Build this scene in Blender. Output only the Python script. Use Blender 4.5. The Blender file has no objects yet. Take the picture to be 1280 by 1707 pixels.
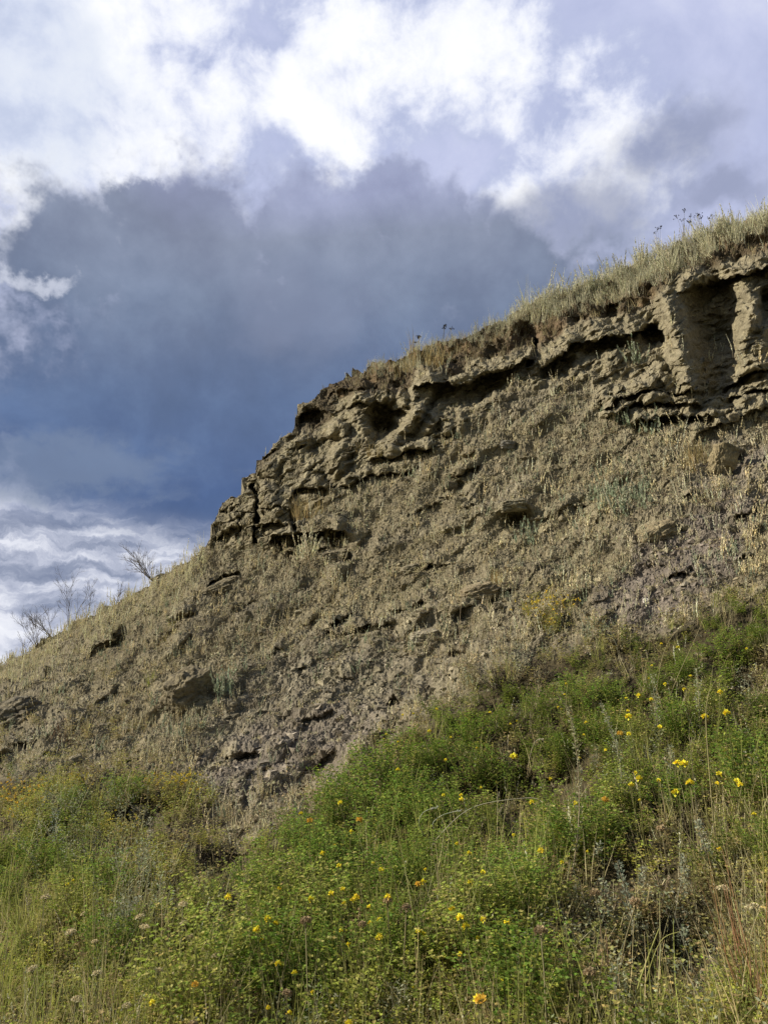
import bpy, math, random
import numpy as np
rng = np.random.default_rng(7)
random.seed(7)
sc = bpy.context.scene
R = math.radians
# ------------------------------------------------------------------ camera
F_PX, W_PX, H_PX = 1265.0, 1280.0, 1707.0
PITCH = R(13.0)
CAM = np.array([0.0, 0.0, 1.6])
cam = bpy.data.cameras.new('camera'); cam_o = bpy.data.objects.new('camera', cam)
sc.collection.objects.link(cam_o); sc.camera = cam_o
cam.sensor_fit = 'VERTICAL'; cam.sensor_height = 36.0; cam.lens = 36.0*F_PX/H_PX
cam.clip_start = 0.05; cam.clip_end = 20000
cam_o.location = CAM; cam_o.rotation_euler = (R(90)+PITCH, 0, 0)
# ------------------------------------------------------------------ light
SUN_DIR = np.array([-0.84, -0.06, 0.54]); SUN_DIR /= np.linalg.norm(SUN_DIR)
sun_el = math.asin(SUN_DIR[2]); sun_az = math.atan2(SUN_DIR[0], SUN_DIR[1])
sun = bpy.data.lights.new('sun', 'SUN'); sun.energy = 5.0; sun.angle = R(0.6); sun.color = (1.0, 0.91, 0.77)
sun_o = bpy.data.objects.new('sun', sun); sc.collection.objects.link(sun_o)
from mathutils import Vector, Matrix
sun_o.rotation_euler = Vector(SUN_DIR.tolist()).to_track_quat('Z', 'Y').to_euler()
sc.view_settings.view_transform = 'Standard'; sc.view_settings.look = 'None'
sc.view_settings.exposure = 0.38; sc.view_settings.gamma = 1.0
sc.cycles.max_bounces = 6; sc.cycles.transparent_max_bounces = 4

def s2l(r, g, b, k=1.0):
    f = lambda c: ((c/255.0+0.055)/1.055)**2.4 if c > 10 else c/255.0/12.92
    return (f(r)*k, f(g)*k, f(b)*k, 1.0)
def ray(px, py):
    a = (px-W_PX/2)/F_PX; b = (H_PX/2-py)/F_PX
    c, s = math.cos(PITCH), math.sin(PITCH)
    return a, c-b*s, s+b*c
def azel(px, py):
    x, y, z = ray(px, py)
    return math.degrees(math.atan2(x, y)), math.degrees(math.asin(z/math.sqrt(x*x+y*y+z*z)))

# ------------------------------------------------------------------ sky
class NB:
    def __init__(s, nt): s.nt = nt; s.L = nt.links
    def node(s, t, **k):
        n = s.nt.nodes.new(t)
        for a, v in k.items(): setattr(n, a, v)
        return n
    def put(s, sock, v):
        if hasattr(v, 'is_output'): s.L.new(v, sock)
        else: sock.default_value = v
    def m(s, op, a, b=0.0, c=0.0, clamp=False):
        n = s.node('ShaderNodeMath', operation=op, use_clamp=clamp)
        s.put(n.inputs[0], a); s.put(n.inputs[1], b); s.put(n.inputs[2], c)
        return n.outputs[0]
    def noise(s, vec, scale, detail=6, rough=0.55, dist=0.0, color=False, lac=2.0):
        n = s.node('ShaderNodeTexNoise'); n.noise_dimensions = '3D'
        s.put(n.inputs['Vector'], vec); n.inputs['Scale'].default_value = scale
        n.inputs['Detail'].default_value = detail; n.inputs['Roughness'].default_value = rough
        n.inputs['Distortion'].default_value = dist; n.inputs['Lacunarity'].default_value = lac
        return n.outputs['Color' if color else 'Fac']
    def ss(s, v, lo, hi):
        n = s.node('ShaderNodeMapRange', interpolation_type='SMOOTHSTEP')
        s.put(n.inputs[0], v); n.inputs[1].default_value = lo; n.inputs[2].default_value = hi
        return n.outputs[0]
    def lin(s, v, lo, hi, a=0.0, b=1.0):
        n = s.node('ShaderNodeMapRange')
        s.put(n.inputs[0], v); n.inputs[1].default_value = lo; n.inputs[2].default_value = hi
        n.inputs[3].default_value = a; n.inputs[4].default_value = b
        return n.outputs[0]
    def mix(s, f, a, b, mode='MIX'):
        n = s.node('ShaderNodeMix', data_type='RGBA', blend_type=mode)
        s.put(n.inputs[0], f); s.put(n.inputs[6], a); s.put(n.inputs[7], b)
        return n.outputs[2]
    def ramp(s, v, stops):
        n = s.node('ShaderNodeValToRGB'); e = n.color_ramp.elements
        while len(e) < len(stops): e.new(0.5)
        for i, (p, c) in enumerate(stops): e[i].position = p; e[i].color = c
        s.put(n.inputs[0], v); return n.outputs[0]

world = bpy.data.worlds.new('World'); sc.world = world; world.use_nodes = True
nt = world.node_tree; nt.nodes.clear(); B = NB(nt)
tc = B.node('ShaderNodeTexCoord').outputs['Generated']
sep = B.node('ShaderNodeSeparateXYZ'); nt.links.new(tc, sep.inputs[0])
X, Y, Z = sep.outputs
AZ = B.m('DEGREES', B.m('ARCTAN2', X, Y)); EL = B.m('DEGREES', B.m('ARCSINE', Z))
wc = B.node('ShaderNodeSeparateXYZ'); nt.links.new(B.noise(tc, 3.2, 7, 0.58, color=True), wc.inputs[0])
wf = B.node('ShaderNodeSeparateXYZ'); nt.links.new(B.noise(tc, 11.0, 6, 0.6, color=True), wf.inputs[0])
def warp(base, w, amp, w2, amp2):
    return B.m('ADD', base, B.m('ADD', B.m('MULTIPLY_ADD', w, amp*2, -amp), B.m('MULTIPLY_ADD', w2, amp2*2, -amp2)))
AW = warp(AZ, wc.outputs[0], 7.0, wf.outputs[0], 3.2); EW = warp(EL, wc.outputs[1], 6.0, wf.outputs[1], 3.2)
AW2 = warp(AZ, wc.outputs[2], 9.0, wf.outputs[2], 4.5); EW2 = warp(EL, wc.outputs[0], 4.0, wf.outputs[0], 2.5)
K = 0.0453
def blob(px, py, rx, ry, az=None, el=None):
    a0, e0 = azel(px, py); az = az or AW; el = el or EW
    dx = B.m('DIVIDE', B.m('SUBTRACT', az, a0), rx*K); dy = B.m('DIVIDE', B.m('SUBTRACT', el, e0), ry*K)
    return B.m('SUBTRACT', 1.0, B.m('SQRT', B.m('ADD', B.m('MULTIPLY', dx, dx), B.m('MULTIPLY', dy, dy))))
def union(bl, soft=0.25):
    r = bl[0]
    for b in bl[1:]: r = B.m('SMOOTH_MAX', r, b, soft)
    return r
sky = B.node('ShaderNodeTexSky', sky_type='NISHITA', sun_disc=False, sun_elevation=sun_el, sun_rotation=sun_az)
skyc = B.mix(1.0, sky.outputs[0], (0.10, 0.10, 0.10, 1), 'MULTIPLY')
# thin lavender veil over the blue
n_big = B.noise(tc, 2.6, 8, 0.55, 0.4); n_mid = B.noise(tc, 6.5, 9, 0.6, 0.3); n_fine = B.noise(tc, 15.0, 8, 0.62, 0.2)
veil = B.ramp(n_mid, [(0.30, s2l(182, 190, 224)), (0.5, s2l(202, 208, 238)), (0.70, s2l(224, 228, 248))])
col = B.mix(0.93, skyc, veil)
# bright cumulus
wb = union([blob(230, 190, 330, 330), blob(520, 190, 260, 150), blob(20, 330, 130, 150), blob(800, 100, 270, 130),
            blob(1000, 230, 190, 190), blob(560, 20, 180, 90), blob(880, 330, 110, 90)], 0.15)
wm = B.m('ADD', B.m('ADD', wb, B.m('MULTIPLY_ADD', n_fine, 1.1, -0.55)), B.m('MULTIPLY_ADD', n_mid, 1.7, -0.88))
wmask = B.ss(wm, -0.12, 0.42)
wcol = B.ramp(B.m('ADD', B.m('MULTIPLY', n_fine, 0.6), B.m('MULTIPLY', B.ss(wm, 0.0, 0.9), 0.5)),
              [(0.30, s2l(176, 186, 218)), (0.48, s2l(212, 218, 240)), (0.66, s2l(240, 243, 253)), (0.85, s2l(252, 253, 255, 1.04))])
col = B.mix(wmask, col, wcol)
hl = B.ss(B.m('ADD', blob(60, 130, 190, 150), B.m('MULTIPLY_ADD', n_big, 0.8, -0.4)), -0.1, 0.5)
col = B.mix(B.m('MULTIPLY', hl, 0.6), col, s2l(206, 216, 236))
# grey patches upper right
gp = B.ss(B.m('ADD', union([blob(1110, 230, 150, 95), blob(960, 370, 180, 100), blob(1180, 330, 140, 60)]), B.m('MULTIPLY_ADD', n_mid, 1.1, -0.6)), -0.1, 0.65)
col = B.mix(B.m('MULTIPLY', gp, 0.72), col, s2l(140, 148, 176))
# the great dark cloud
db = union([blob(400, 720, 560, 370), blob(110, 420, 140, 110), blob(330, 405, 170, 110), blob(540, 395, 170, 100),
            blob(730, 430, 160, 110), blob(820, 490, 130, 120), blob(-350, 620, 420, 210), blob(800, 800, 600, 400), blob(640, 340, 90, 60), blob(230, 350, 80, 50), blob(620, 520, 230, 150)], 0.05)
vor = B.node('ShaderNodeTexVoronoi', feature='SMOOTH_F1'); vv = B.node('ShaderNodeVectorMath', operation='ADD'); nt.links.new(tc, vv.inputs[0]); nt.links.new(B.noise(tc, 9.0, 5, 0.6, color=True), vv.inputs[1]); vor.inputs['Scale'].default_value = 9.0; nt.links.new(vv.outputs[0], vor.inputs['Vector'])
dm = B.m('ADD', B.m('ADD', db, B.m('MULTIPLY_ADD', n_fine, 0.5, -0.25)), B.m('MULTIPLY_ADD', vor.outputs['Distance'], -0.26, 0.11))
soften = B.ss(AZ, -14.0, 4.0)
dmask = B.ss(B.m('SUBTRACT', dm, B.m('MULTIPLY', B.m('SUBTRACT', n_mid, 0.5), B.m('MULTIPLY', soften, 0.3))), -0.13, 0.36)
elv = B.m('ADD', EL, B.m('MULTIPLY_ADD', n_big, 14.0, -7.0))
def e_at(py): return azel(400, py)[1]
lo, hi = e_at(930), e_at(260)
fe = B.lin(elv, lo, hi)
dcol = B.ramp(fe, [(0.0, s2l(88, 111, 148)), (0.22, s2l(85, 107, 149)), (0.42, s2l(98, 117, 152)), (0.66, s2l(117, 130, 156)), (0.86, s2l(132, 141, 164)), (1.0, s2l(154, 161, 192))])
dvar = B.ramp(B.noise(tc, 7.5, 10, 0.60, 0.15), [(0.3, (0.80, 0.80, 0.81, 1)), (0.46, (0.94, 0.94, 0.95, 1)), (0.56, (1.10, 1.10, 1.08, 1)), (0.72, (1.36, 1.34, 1.28, 1))])
dcol = B.mix(0.9, dcol, dvar, 'MULTIPLY')
dedge = B.ss(dm, 0.45, 0.0)
dcol = B.mix(B.m('MULTIPLY', dedge, 0.35), dcol, s2l(160, 167, 190))
lb = B.ss(B.m('ADD', blob(520, 500, 190, 130), B.m('MULTIPLY_ADD', n_mid, 1.0, -0.5)), 0.0, 0.8)
dcol = B.mix(B.m('MULTIPLY', lb, 0.45), dcol, s2l(138, 147, 172))
col = B.mix(dmask, col, dcol)
# a white fleck on the left and the layered bright bands low on the left
fl = B.ss(B.m('ADD', union([blob(60, 462, 70, 20), blob(10, 452, 40, 26)]), B.m('MULTIPLY_ADD', n_fine, 3.0, -1.65)), 0.0, 0.8)
col = B.mix(B.m('MULTIPLY', fl, 0.6), col, s2l(226, 230, 244))
# low bands: stretched noise in azimuth/elevation
cb = B.node('ShaderNodeCombineXYZ'); nt.links.new(B.m('MULTIPLY', AZ, 0.06), cb.inputs[0]); nt.links.new(B.m('MULTIPLY', B.m('ADD', EL, B.m('MULTIPLY', n_fine, 4.0)), 0.22), cb.inputs[1])
bands = B.noise(cb.outputs[0], 2.6, 9, 0.58, 0.0)
low = B.ss(B.m('ADD', EL, B.m('MULTIPLY', AZ, 0.13)), e_at(820)-2.9, e_at(905)-3.6)
bcol = B.ramp(B.m('ADD', bands, B.m('MULTIPLY', B.ss(EL, 9.5, 3.0), 0.06)), [(0.32, s2l(122, 133, 160)), (0.44, s2l(148, 157, 180)), (0.53, s2l(184, 190, 209)), (0.62, s2l(226, 229, 240)), (0.75, s2l(246, 248, 253))])
col = B.mix(low, col, bcol)
soft = B.ss(B.m('ADD', blob(90, 770, 260, 60, AW2, EW2), B.m('MULTIPLY_ADD', bands, 1.2, -0.6)), -0.1, 0.6)
col = B.mix(B.m('MULTIPLY', soft, 0.6), col, s2l(126, 141, 166))
# overhead and behind the viewer: unseen sky and broken cloud, dimmed to lower ambient light
back = B.ss(Y, 0.25, -0.1)
bk = B.mix(B.ss(n_big, 0.45, 0.62), skyc, s2l(112, 116, 128))
col = B.mix(back, col, bk)
col = B.mix(B.ss(Z, 0.0, -0.05), col, (0.05, 0.045, 0.035, 1))
bg = B.node('ShaderNodeBackground'); B.put(bg.inputs[0], col); bg.inputs[1].default_value = 0.79
out = B.node('ShaderNodeOutputWorld'); nt.links.new(bg.outputs[0], out.inputs[0])
world.cycles.sampling_method = 'MANUAL'; world.cycles.sample_map_resolution = 512

# ------------------------------------------------------------------ helpers
def hash3(i, j, k, seed):
    h = (i.astype(np.uint32)*np.uint32(73856093)) ^ (j.astype(np.uint32)*np.uint32(19349663)) ^ (k.astype(np.uint32)*np.uint32(83492791)) ^ np.uint32(seed*2654435761 & 0xffffffff)
    h ^= h >> np.uint32(15); h *= np.uint32(2246822519); h ^= h >> np.uint32(13); h *= np.uint32(3266489917); h ^= h >> np.uint32(16)
    return h
def vnoise(x, y, z, seed=0):
    """gradient noise, about -1..1"""
    x = np.asarray(x, np.float32); y = np.asarray(y, np.float32)+0*x; z = np.asarray(z, np.float32)+0*x
    xi, yi, zi = np.floor(x), np.floor(y), np.floor(z); fx, fy, fz = x-xi, y-yi, z-zi
    xi, yi, zi = xi.astype(np.int32), yi.astype(np.int32), zi.astype(np.int32)
    u, v, w = [f*f*f*(f*(f*6-15)+10) for f in (fx, fy, fz)]
    r = 0
    for a in (0, 1):
        for b in (0, 1):
            for c in (0, 1):
                h = hash3(xi+a, yi+b, zi+c, seed)
                g = ((h & 1023).astype(np.float32)/511.5-1)*(fx-a) + (((h >> 10) & 1023).astype(np.float32)/511.5-1)*(fy-b) + (((h >> 20) & 1023).astype(np.float32)/511.5-1)*(fz-c)
                r = r + (u if a else 1-u)*(v if b else 1-v)*(w if c else 1-w)*g
    return r*1.5
def fbm(x, y, z, oct=4, seed=0, gain=0.5):
    r, a, f = 0, 1.0, 1.0
    for o in range(oct):
        r = r + a*vnoise(x*f, y*f, z*f, seed+o*17); a *= gain; f *= 2.03
    return r
def worley(x, y, z, seed=0):
    x = np.asarray(x, np.float32); xi, yi, zi = [np.floor(t).astype(np.int32) for t in (x, y, z)]
    best = np.full(x.shape, 9.0, np.float32); bid = np.zeros(x.shape, np.float32)
    for a in (-1, 0, 1):
        for b in (-1, 0, 1):
            for c in (-1, 0, 1):
                h = hash3(xi+a, yi+b, zi+c, seed)
                d = (xi+a+(h & 1023)/1023.0-x)**2 + (yi+b+((h >> 10) & 1023)/1023.0-y)**2 + (zi+c+((h >> 20) & 1023)/1023.0-z)**2
                d = d.astype(np.float32); m = d < best
                best = np.where(m, d, best); bid = np.where(m, ((h >> 7) & 255)/255.0, bid)
    return np.sqrt(best), bid
def sstep(x, a, b):
    t = np.clip((x-a)/(b-a), 0, 1); return t*t*(3-2*t)
def interp(pts, x):
    p = np.array(pts, float); return np.interp(x, p[:, 0], p[:, 1])

def quads_mesh(name, V, Fq, C=None, mat=None, smooth=False, parent=None, nv=4, link=True):
    V = np.asarray(V, np.float32).reshape(-1, 3); Fq = np.asarray(Fq, np.int32).reshape(-1, nv)
    me = bpy.data.meshes.new(name); me.vertices.add(len(V)); me.vertices.foreach_set('co', V.ravel())
    me.loops.add(Fq.size); me.loops.foreach_set('vertex_index', Fq.ravel())
    me.polygons.add(len(Fq)); me.polygons.foreach_set('loop_start', np.arange(0, Fq.size, nv, dtype=np.int32))
    me.polygons.foreach_set('use_smooth', np.full(len(Fq), smooth, bool))
    if C is not None:
        a = me.color_attributes.new('col', 'FLOAT_COLOR', 'POINT')
        c4 = np.ones((len(V), 4), np.float32); c4[:, :3] = C; a.data.foreach_set('color', c4.ravel())
    me.update(calc_edges=True)
    if mat: me.materials.append(mat)
    o = bpy.data.objects.new(name, me)
    if link: sc.collection.objects.link(o)
    if parent: o.parent = parent
    return o
def tag(o, label=None, cat=None, group=None, kind=None):
    if label: o['label'] = label
    if cat: o['category'] = cat
    if group: o['group'] = group
    if kind: o['kind'] = kind
    return o

# ------------------------------------------------------------------ materials
def soil_mat(name, rough=0.95, b1=0.5, fine=180.0, mid=38.0, layers=False):
    m = bpy.data.materials.new(name); m.use_nodes = True; t = m.node_tree; b = NB(t); bs = t.nodes['Principled BSDF']
    at = b.node('ShaderNodeAttribute', attribute_name='col'); g = b.node('ShaderNodeNewGeometry').outputs['Position']
    n1 = b.noise(g, mid, 6, 0.65); n2 = b.noise(g, 7.0, 5, 0.6); n3 = b.noise(g, fine, 3, 0.6)
    c = b.mix(1.0, at.outputs['Color'], b.ramp(n1, [(0.32, (0.62, 0.61, 0.60, 1)), (0.5, (1, 1, 1, 1)), (0.7, (1.42, 1.40, 1.36, 1))]), 'MULTIPLY')
    c = b.mix(0.7, c, b.ramp(n2, [(0.35, (0.80, 0.76, 0.74, 1)), (0.65, (1.18, 1.17, 1.12, 1))]), 'MULTIPLY')
    h = b.m('ADD', b.m('MULTIPLY', n1, 1.0), b.m('MULTIPLY', n3, 0.35))
    if layers:
        mp = b.node('ShaderNodeMapping'); t.links.new(g, mp.inputs[0]); mp.inputs['Scale'].default_value = (2.2, 2.2, 26.0); mp.inputs['Rotation'].default_value = (0.0, -0.16, 0)
        n4 = b.noise(mp.outputs[0], 1.3, 6, 0.62, 0.35)
        c = b.mix(0.75, c, b.ramp(n4, [(0.36, (0.66, 0.64, 0.62, 1)), (0.5, (1, 1, 1, 1)), (0.66, (1.22, 1.2, 1.12, 1))]), 'MULTIPLY')
        h = b.m('ADD', h, b.m('MULTIPLY', n4, 0.9))
    b.put(bs.inputs['Base Color'], c); bs.inputs['Roughness'].default_value = rough
    bs.inputs['Specular IOR Level'].default_value = 0.15
    bp = b.node('ShaderNodeBump'); bp.inputs['Strength'].default_value = b1; bp.inputs['Distance'].default_value = 0.03
    b.put(bp.inputs['Height'], h); t.links.new(bp.outputs[0], bs.inputs['Normal'])
    return m
def leaf_mat(name, trans=0.25, rough=0.7):
    m = bpy.data.materials.new(name); m.use_nodes = True; t = m.node_tree; b = NB(t); bs = t.nodes['Principled BSDF']
    at = b.node('ShaderNodeAttribute', attribute_name='col'); g = b.node('ShaderNodeNewGeometry').outputs['Position']
    c = b.mix(0.8, at.outputs['Color'], b.ramp(b.noise(g, 22.0, 3, 0.6), [(0.3, (0.7, 0.72, 0.7, 1)), (0.7, (1.25, 1.22, 1.15, 1))]), 'MULTIPLY')
    b.put(bs.inputs['Base Color'], c); bs.inputs['Roughness'].default_value = rough; bs.inputs['Specular IOR Level'].default_value = 0.2
    tr = b.node('ShaderNodeBsdfTranslucent'); b.put(tr.inputs[0], c)
    mx = b.node('ShaderNodeMixShader'); mx.inputs[0].default_value = trans
    t.links.new(bs.outputs[0], mx.inputs[1]); t.links.new(tr.outputs[0], mx.inputs[2]); t.links.new(mx.outputs[0], t.nodes['Material Output'].inputs[0])
    return m
M_soil = soil_mat('crumbly_soil', b1=.6); M_rock = soil_mat('layered_sandstone', b1=0.75, layers=True)
M_stone = soil_mat('loose_stone', b1=0.5, mid=30.0, layers=True)
M_dry = leaf_mat('dry_grass', 0.28); M_green = leaf_mat('green_leaf', 0.42); M_petal = leaf_mat('petal', 0.25, 0.6); M_twig = leaf_mat('twig', 0.0, 0.9)

# ------------------------------------------------------------------ the hill
SKY_PTS = [(-800, 1450), (-500, 1330), (-300, 1240), (0, 1112), (60, 1078), (130, 1036), (200, 1004), (270, 962), (344, 912), (352, 898), (360, 862), (376, 832), (402, 824), (408, 800), (426, 786), (430, 770), (458, 744), (488, 716),
           (499, 680), (522, 670), (545, 646), (580, 626), (620, 612), (680, 596), (720, 575), (780, 560), (840, 532), (880, 512), (920, 494), (1000, 468), (1080, 432), (1150, 402), (1200, 382), (1280, 358), (1500, 300), (1800, 230), (2300, 130)]
def skyline(px):
    y = interp(SKY_PTS, px)
    z = np.zeros_like(px)
    return y + (3.0*vnoise(px/14.0, z+3.3, z, 5) + 2.0*vnoise(px/6.0, z+7.1, z, 6))*(0.5+0.8*sstep(px, 330, 360)*(1-sstep(px, 600, 660))) + 5*vnoise(px/60.0, z+1.7, z, 8)*sstep(px, 620, 700)
CTRL = [(2200, 1707, 1.65), (2200, 2400, 1.15), (2200, 1350, 2.3), (2200, 1000, 3.6), (2200, 700, 5.4), (2200, 450, 6.7), (2200, 200, 8.4), (-300, 1707, 3.5), (0, 1707, 2.9), (640, 1707, 2.45), (960, 1707, 2.1), (1280, 1707, 1.9), (1700, 1707, 1.75), (-400, 2400, 1.9), (0, 2400, 1.6), (640, 2400, 1.4), (1280, 2400, 1.25), (1700, 2400, 1.2),
        (0, 1500, 3.8), (400, 1500, 3.5), (640, 1500, 3.15), (960, 1500, 2.75), (1280, 1500, 2.4),
        (0, 1350, 4.8), (400, 1350, 4.6), (700, 1350, 3.9), (1000, 1350, 3.4), (1280, 1350, 2.95), (1700, 1350, 2.6),
        (0, 1200, 7.0), (300, 1200, 6.1), (600, 1200, 5.3), (900, 1200, 4.4), (1280, 1200, 3.6),
        (180, 1060, 8.6), (300, 1000, 8.2), (600, 1000, 6.9), (900, 1000, 5.7), (1280, 1000, 4.8), (1700, 1000, 4.2),
        (430, 880, 8.9), (650, 850, 8.0), (900, 850, 6.9), (1280, 850, 5.9), (600, 740, 9.1), (900, 700, 8.1), (1280, 700, 7.2), (1700, 700, 6.3),
        (650, 640, 9.6), (900, 600, 8.9), (1280, 600, 8.0), (900, 500, 9.9), (1280, 450, 8.9), (1700, 450, 7.8), (1280, 360, 9.9), (1700, 260, 9.6),
        (350, 905, 9.5), (430, 770, 9.9), (200, 1000, 9.9), (0, 1110, 10.4), (-400, 1290, 11.5), (-400, 1500, 6.0)]
def tps_fit(P, v):
    n = len(P); d = np.linalg.norm(P[:, None]-P[None], axis=2); Kk = np.where(d > 0, d*d*np.log(d+1e-12), 0)+np.eye(n)*0.02
    A = np.zeros((n+3, n+3)); A[:n, :n] = Kk; A[:n, n] = 1; A[:n, n+1:] = P; A[n, :n] = 1; A[n+1:, :n] = P.T
    return np.linalg.solve(A, np.concatenate([v, np.zeros(3)]))
cp = np.array(CTRL); CP = cp[:, :2]/500.0; TW = tps_fit(CP, np.log(cp[:, 2]))
def depthY(px, py):
    """depth along +Y of the smooth hill, a spline through survey points"""
    sh = px.shape; q = np.stack([px.ravel(), py.ravel()], 1)/500.0; r = TW[-3]+q@TW[-2:]
    for i in range(len(CP)):
        d2 = ((q-CP[i])**2).sum(1); r += TW[i]*0.5*d2*np.log(d2+1e-20)
    return np.exp(r).reshape(sh)

PX = np.arange(-620, 2160, 1.9)
NPY_LOW, NROW = 50, 860
skyl = skyline(PX)
tl = np.linspace(2400, 1707, NPY_LOW, endpoint=False)
g_px = np.repeat(PX[None], NPY_LOW+NROW, 0)
g_py = np.empty_like(g_px); g_py[:NPY_LOW] = tl[:, None]
tt = np.linspace(0, 1, NROW)[:, None]; kk = np.exp(-.5*(np.arange(-75, 76)*1.9/45.0)**2); kk /= kk.sum()
skys = np.convolve(np.pad(skyl, 75, mode='edge'), kk, 'valid')
g_py[NPY_LOW:] = 1707+(skys[None]-1707)*tt+(skyl-skys)[None]*tt**7
# coarse evaluation of the spline, then bilinear, to save time
cx = np.linspace(-660, 2200, 116); cy = np.linspace(200, 2420, 100)
cg = np.log(depthY(*np.meshgrid(cx, cy)))
def bil(G, x, y, x0, dx, y0, dy):
    fx = np.clip((x-x0)/dx, 0, G.shape[1]-1.001); fy = np.clip((y-y0)/dy, 0, G.shape[0]-1.001)
    i = fx.astype(int); j = fy.astype(int); fx = fx-i; fy = fy-j
    if G.ndim == 3: fx = fx[..., None]; fy = fy[..., None]
    return (G[j, i]*(1-fx)+G[j, i+1]*fx)*(1-fy)+(G[j+1, i]*(1-fx)+G[j+1, i+1]*fx)*fy
D0 = np.exp(bil(cg, g_px, g_py, cx[0], cx[1]-cx[0], cy[0], cy[1]-cy[0]))
rx, ry, rz = ray(g_px, g_py)
def to_world(Yd): k = Yd/ry; return np.stack([rx*k, Yd, CAM[2]+rz*k], -1)
P0 = to_world(D0)

# ---- relief painted as true depth: ledges, hollows, buttresses
wx = g_px + 9*fbm(g_px/45, g_py/45, 0*g_px+0.5, 3, 21) + 2.5*vnoise(g_px/9, g_py/9, 0*g_px, 25)
wy = g_py + 8*fbm(g_px/55, g_py/40, 0*g_px+4.5, 3, 31) + 2.5*vnoise(g_px/10, g_py/8, 0*g_px+2, 35)
REL = np.zeros_like(g_px)
def ledge(pts, thick, prot, rec, rech, above=25, taper=14):
    x0, x1 = pts[0][0], pts[-1][0]
    sl = (g_px > x0-60) & (g_px < x1+60)
    X_, Y_ = wx[sl], wy[sl]; d = Y_-interp(pts, X_)
    tp = sstep(X_, x0-2, x0+taper)*(1-sstep(X_, x1-taper, x1+2))
    vary = 0.8+0.35*vnoise(X_/26, X_*0+1.1, X_*0, 41)
    up = sstep(d, -above, 0)*prot
    dn = np.where(d > 0, 1.0, 0)*0
    prof = np.where(d < thick, up, 0)
    drop = sstep(d, thick-1.5, thick+3.0)
    rc = -rec*np.clip(1-(d-thick)/rech, 0, 1)**1.2
    prof = np.where(d < thick-1.5, up, up*(1-drop)+rc*drop)
    REL[sl] += prof*tp*vary
def blobr(cx_, cy_, ra, rb, amt, rot=0.0, sharp=0.35):
    sl = (abs(g_px-cx_) < (ra+rb)*1.6+20) & (abs(g_py-cy_) < (ra+rb)*1.6+20)
    c, s = math.cos(R(rot)), math.sin(R(rot)); dx, dy = wx[sl]-cx_, wy[sl]-cy_
    u, v = (dx*c+dy*s)/ra, (-dx*s+dy*c)/rb; r = np.sqrt(u*u+v*v)
    REL[sl] += amt*(1-sstep(r, 1-sharp, 1+sharp))
def crack(pts, w, dep):
    P = np.array(pts, float); m = np.full(g_px.shape, 99.0)
    sl = (g_px > P[:, 0].min()-25) & (g_px < P[:, 0].max()+25) & (g_py > P[:, 1].min()-25) & (g_py < P[:, 1].max()+25)
    best = np.full(sl.sum(), 99.0); X_, Y_ = wx[sl], wy[sl]
    for a, b in zip(P[:-1], P[1:]):
        ab = b-a; t = np.clip(((X_-a[0])*ab[0]+(Y_-a[1])*ab[1])/(ab@ab), 0, 1)
        best = np.minimum(best, np.hypot(X_-a[0]-t*ab[0], Y_-a[1]-t*ab[1]))
    REL[sl] -= dep*(1-sstep(best, w*0.5, w*1.4))
# outcrop, left end
ledge([(345, 832), (376, 822), (402, 818), (428, 826)], 66, 0.30, 0.10, 24, 10, 6)
ledge([(428, 826), (450, 814), (494, 822)], 52, 0.34, 0.12, 24, 12, 6)
crack([(427, 812), (430, 850), (424, 880), (424, 905)], 3.5, 0.45); crack([(488, 830), (484, 858), (492, 884)], 5, 0.4); crack([(366, 858), (396, 862), (424, 852)], 1.6, 0.10); crack([(430, 850), (460, 842), (486, 848)], 1.6, 0.10)
crack([(392, 824), (388, 850)], 1.4, 0.08); crack([(402, 872), (396, 900)], 2, 0.12)
ledge([(400, 795), (430, 782), (470, 790)], 8, 0.14, 0.10, 18, 12)
ledge([(420, 772), (450, 748), (480, 740)], 7, 0.12, 0.18, 22, 10)
ledge([(488, 806), (520, 800), (552, 806)], 9, 0.22, 0.30, 16, 10)
ledge([(490, 690), (520, 676), (556, 684)], 7, 0.12, 0.42, 40, 14)
ledge([(540, 655), (580, 640), (630, 634)], 6, 0.10, 0.14, 16, 12)
blobr(516, 702, 24, 18, -0.28, -20); blobr(506, 728, 18, 13, 0.22, -30); blobr(563, 714, 18, 13, 0.34, -25, 0.45); blobr(574, 752, 34, 15, 0.28, -48, 0.6); blobr(470, 760, 40, 11, 0.16, -38, 0.6); blobr(540, 745, 26, 14, -0.12, -40, 0.6)
blobr(530, 770, 50, 12, 0.14, -38, 0.6)
# first cave with its brow
ledge([(578, 664), (598, 655), (640, 655), (684, 664)], 17, 0.42, 0.12, 12, 16, 8)
blobr(648, 694, 36, 20, -0.50, -22, 0.45); blobr(640, 708, 20, 16, -0.22, 0, .6); blobr(606, 694, 22, 28, 0.22, 0, 0.4); blobr(640, 722, 22, 10, -0.3, -30, 0.5)
blobr(700, 660, 15, 36, 0.36, 22, 0.6); blobr(680, 702, 12, 36, 0.30, 38, 0.6); blobr(660, 745, 24, 13, 0.16, -10, 0.6); blobr(613, 740, 18, 16, 0.16, 0, .7)
# cap ledge A
ledge([(690, 634), (706, 622), (760, 630), (828, 610), (872, 590), (892, 588)], 13, 0.34, 0.32, 50, 22, 10)
blobr(808, 648, 34, 17, -0.40, -24, 0.5); blobr(742, 668, 30, 20, -0.22, 0, 0.6); blobr(747, 690, 9, 30, 0.16, 14, 0.7); blobr(768, 692, 8, 28, 0.14, 14, 0.7); blobr(724, 690, 10, 34, 0.20, 28, 0.7)
crack([(893, 566), (888, 592), (884, 610)], 5, 0.35)
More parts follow.
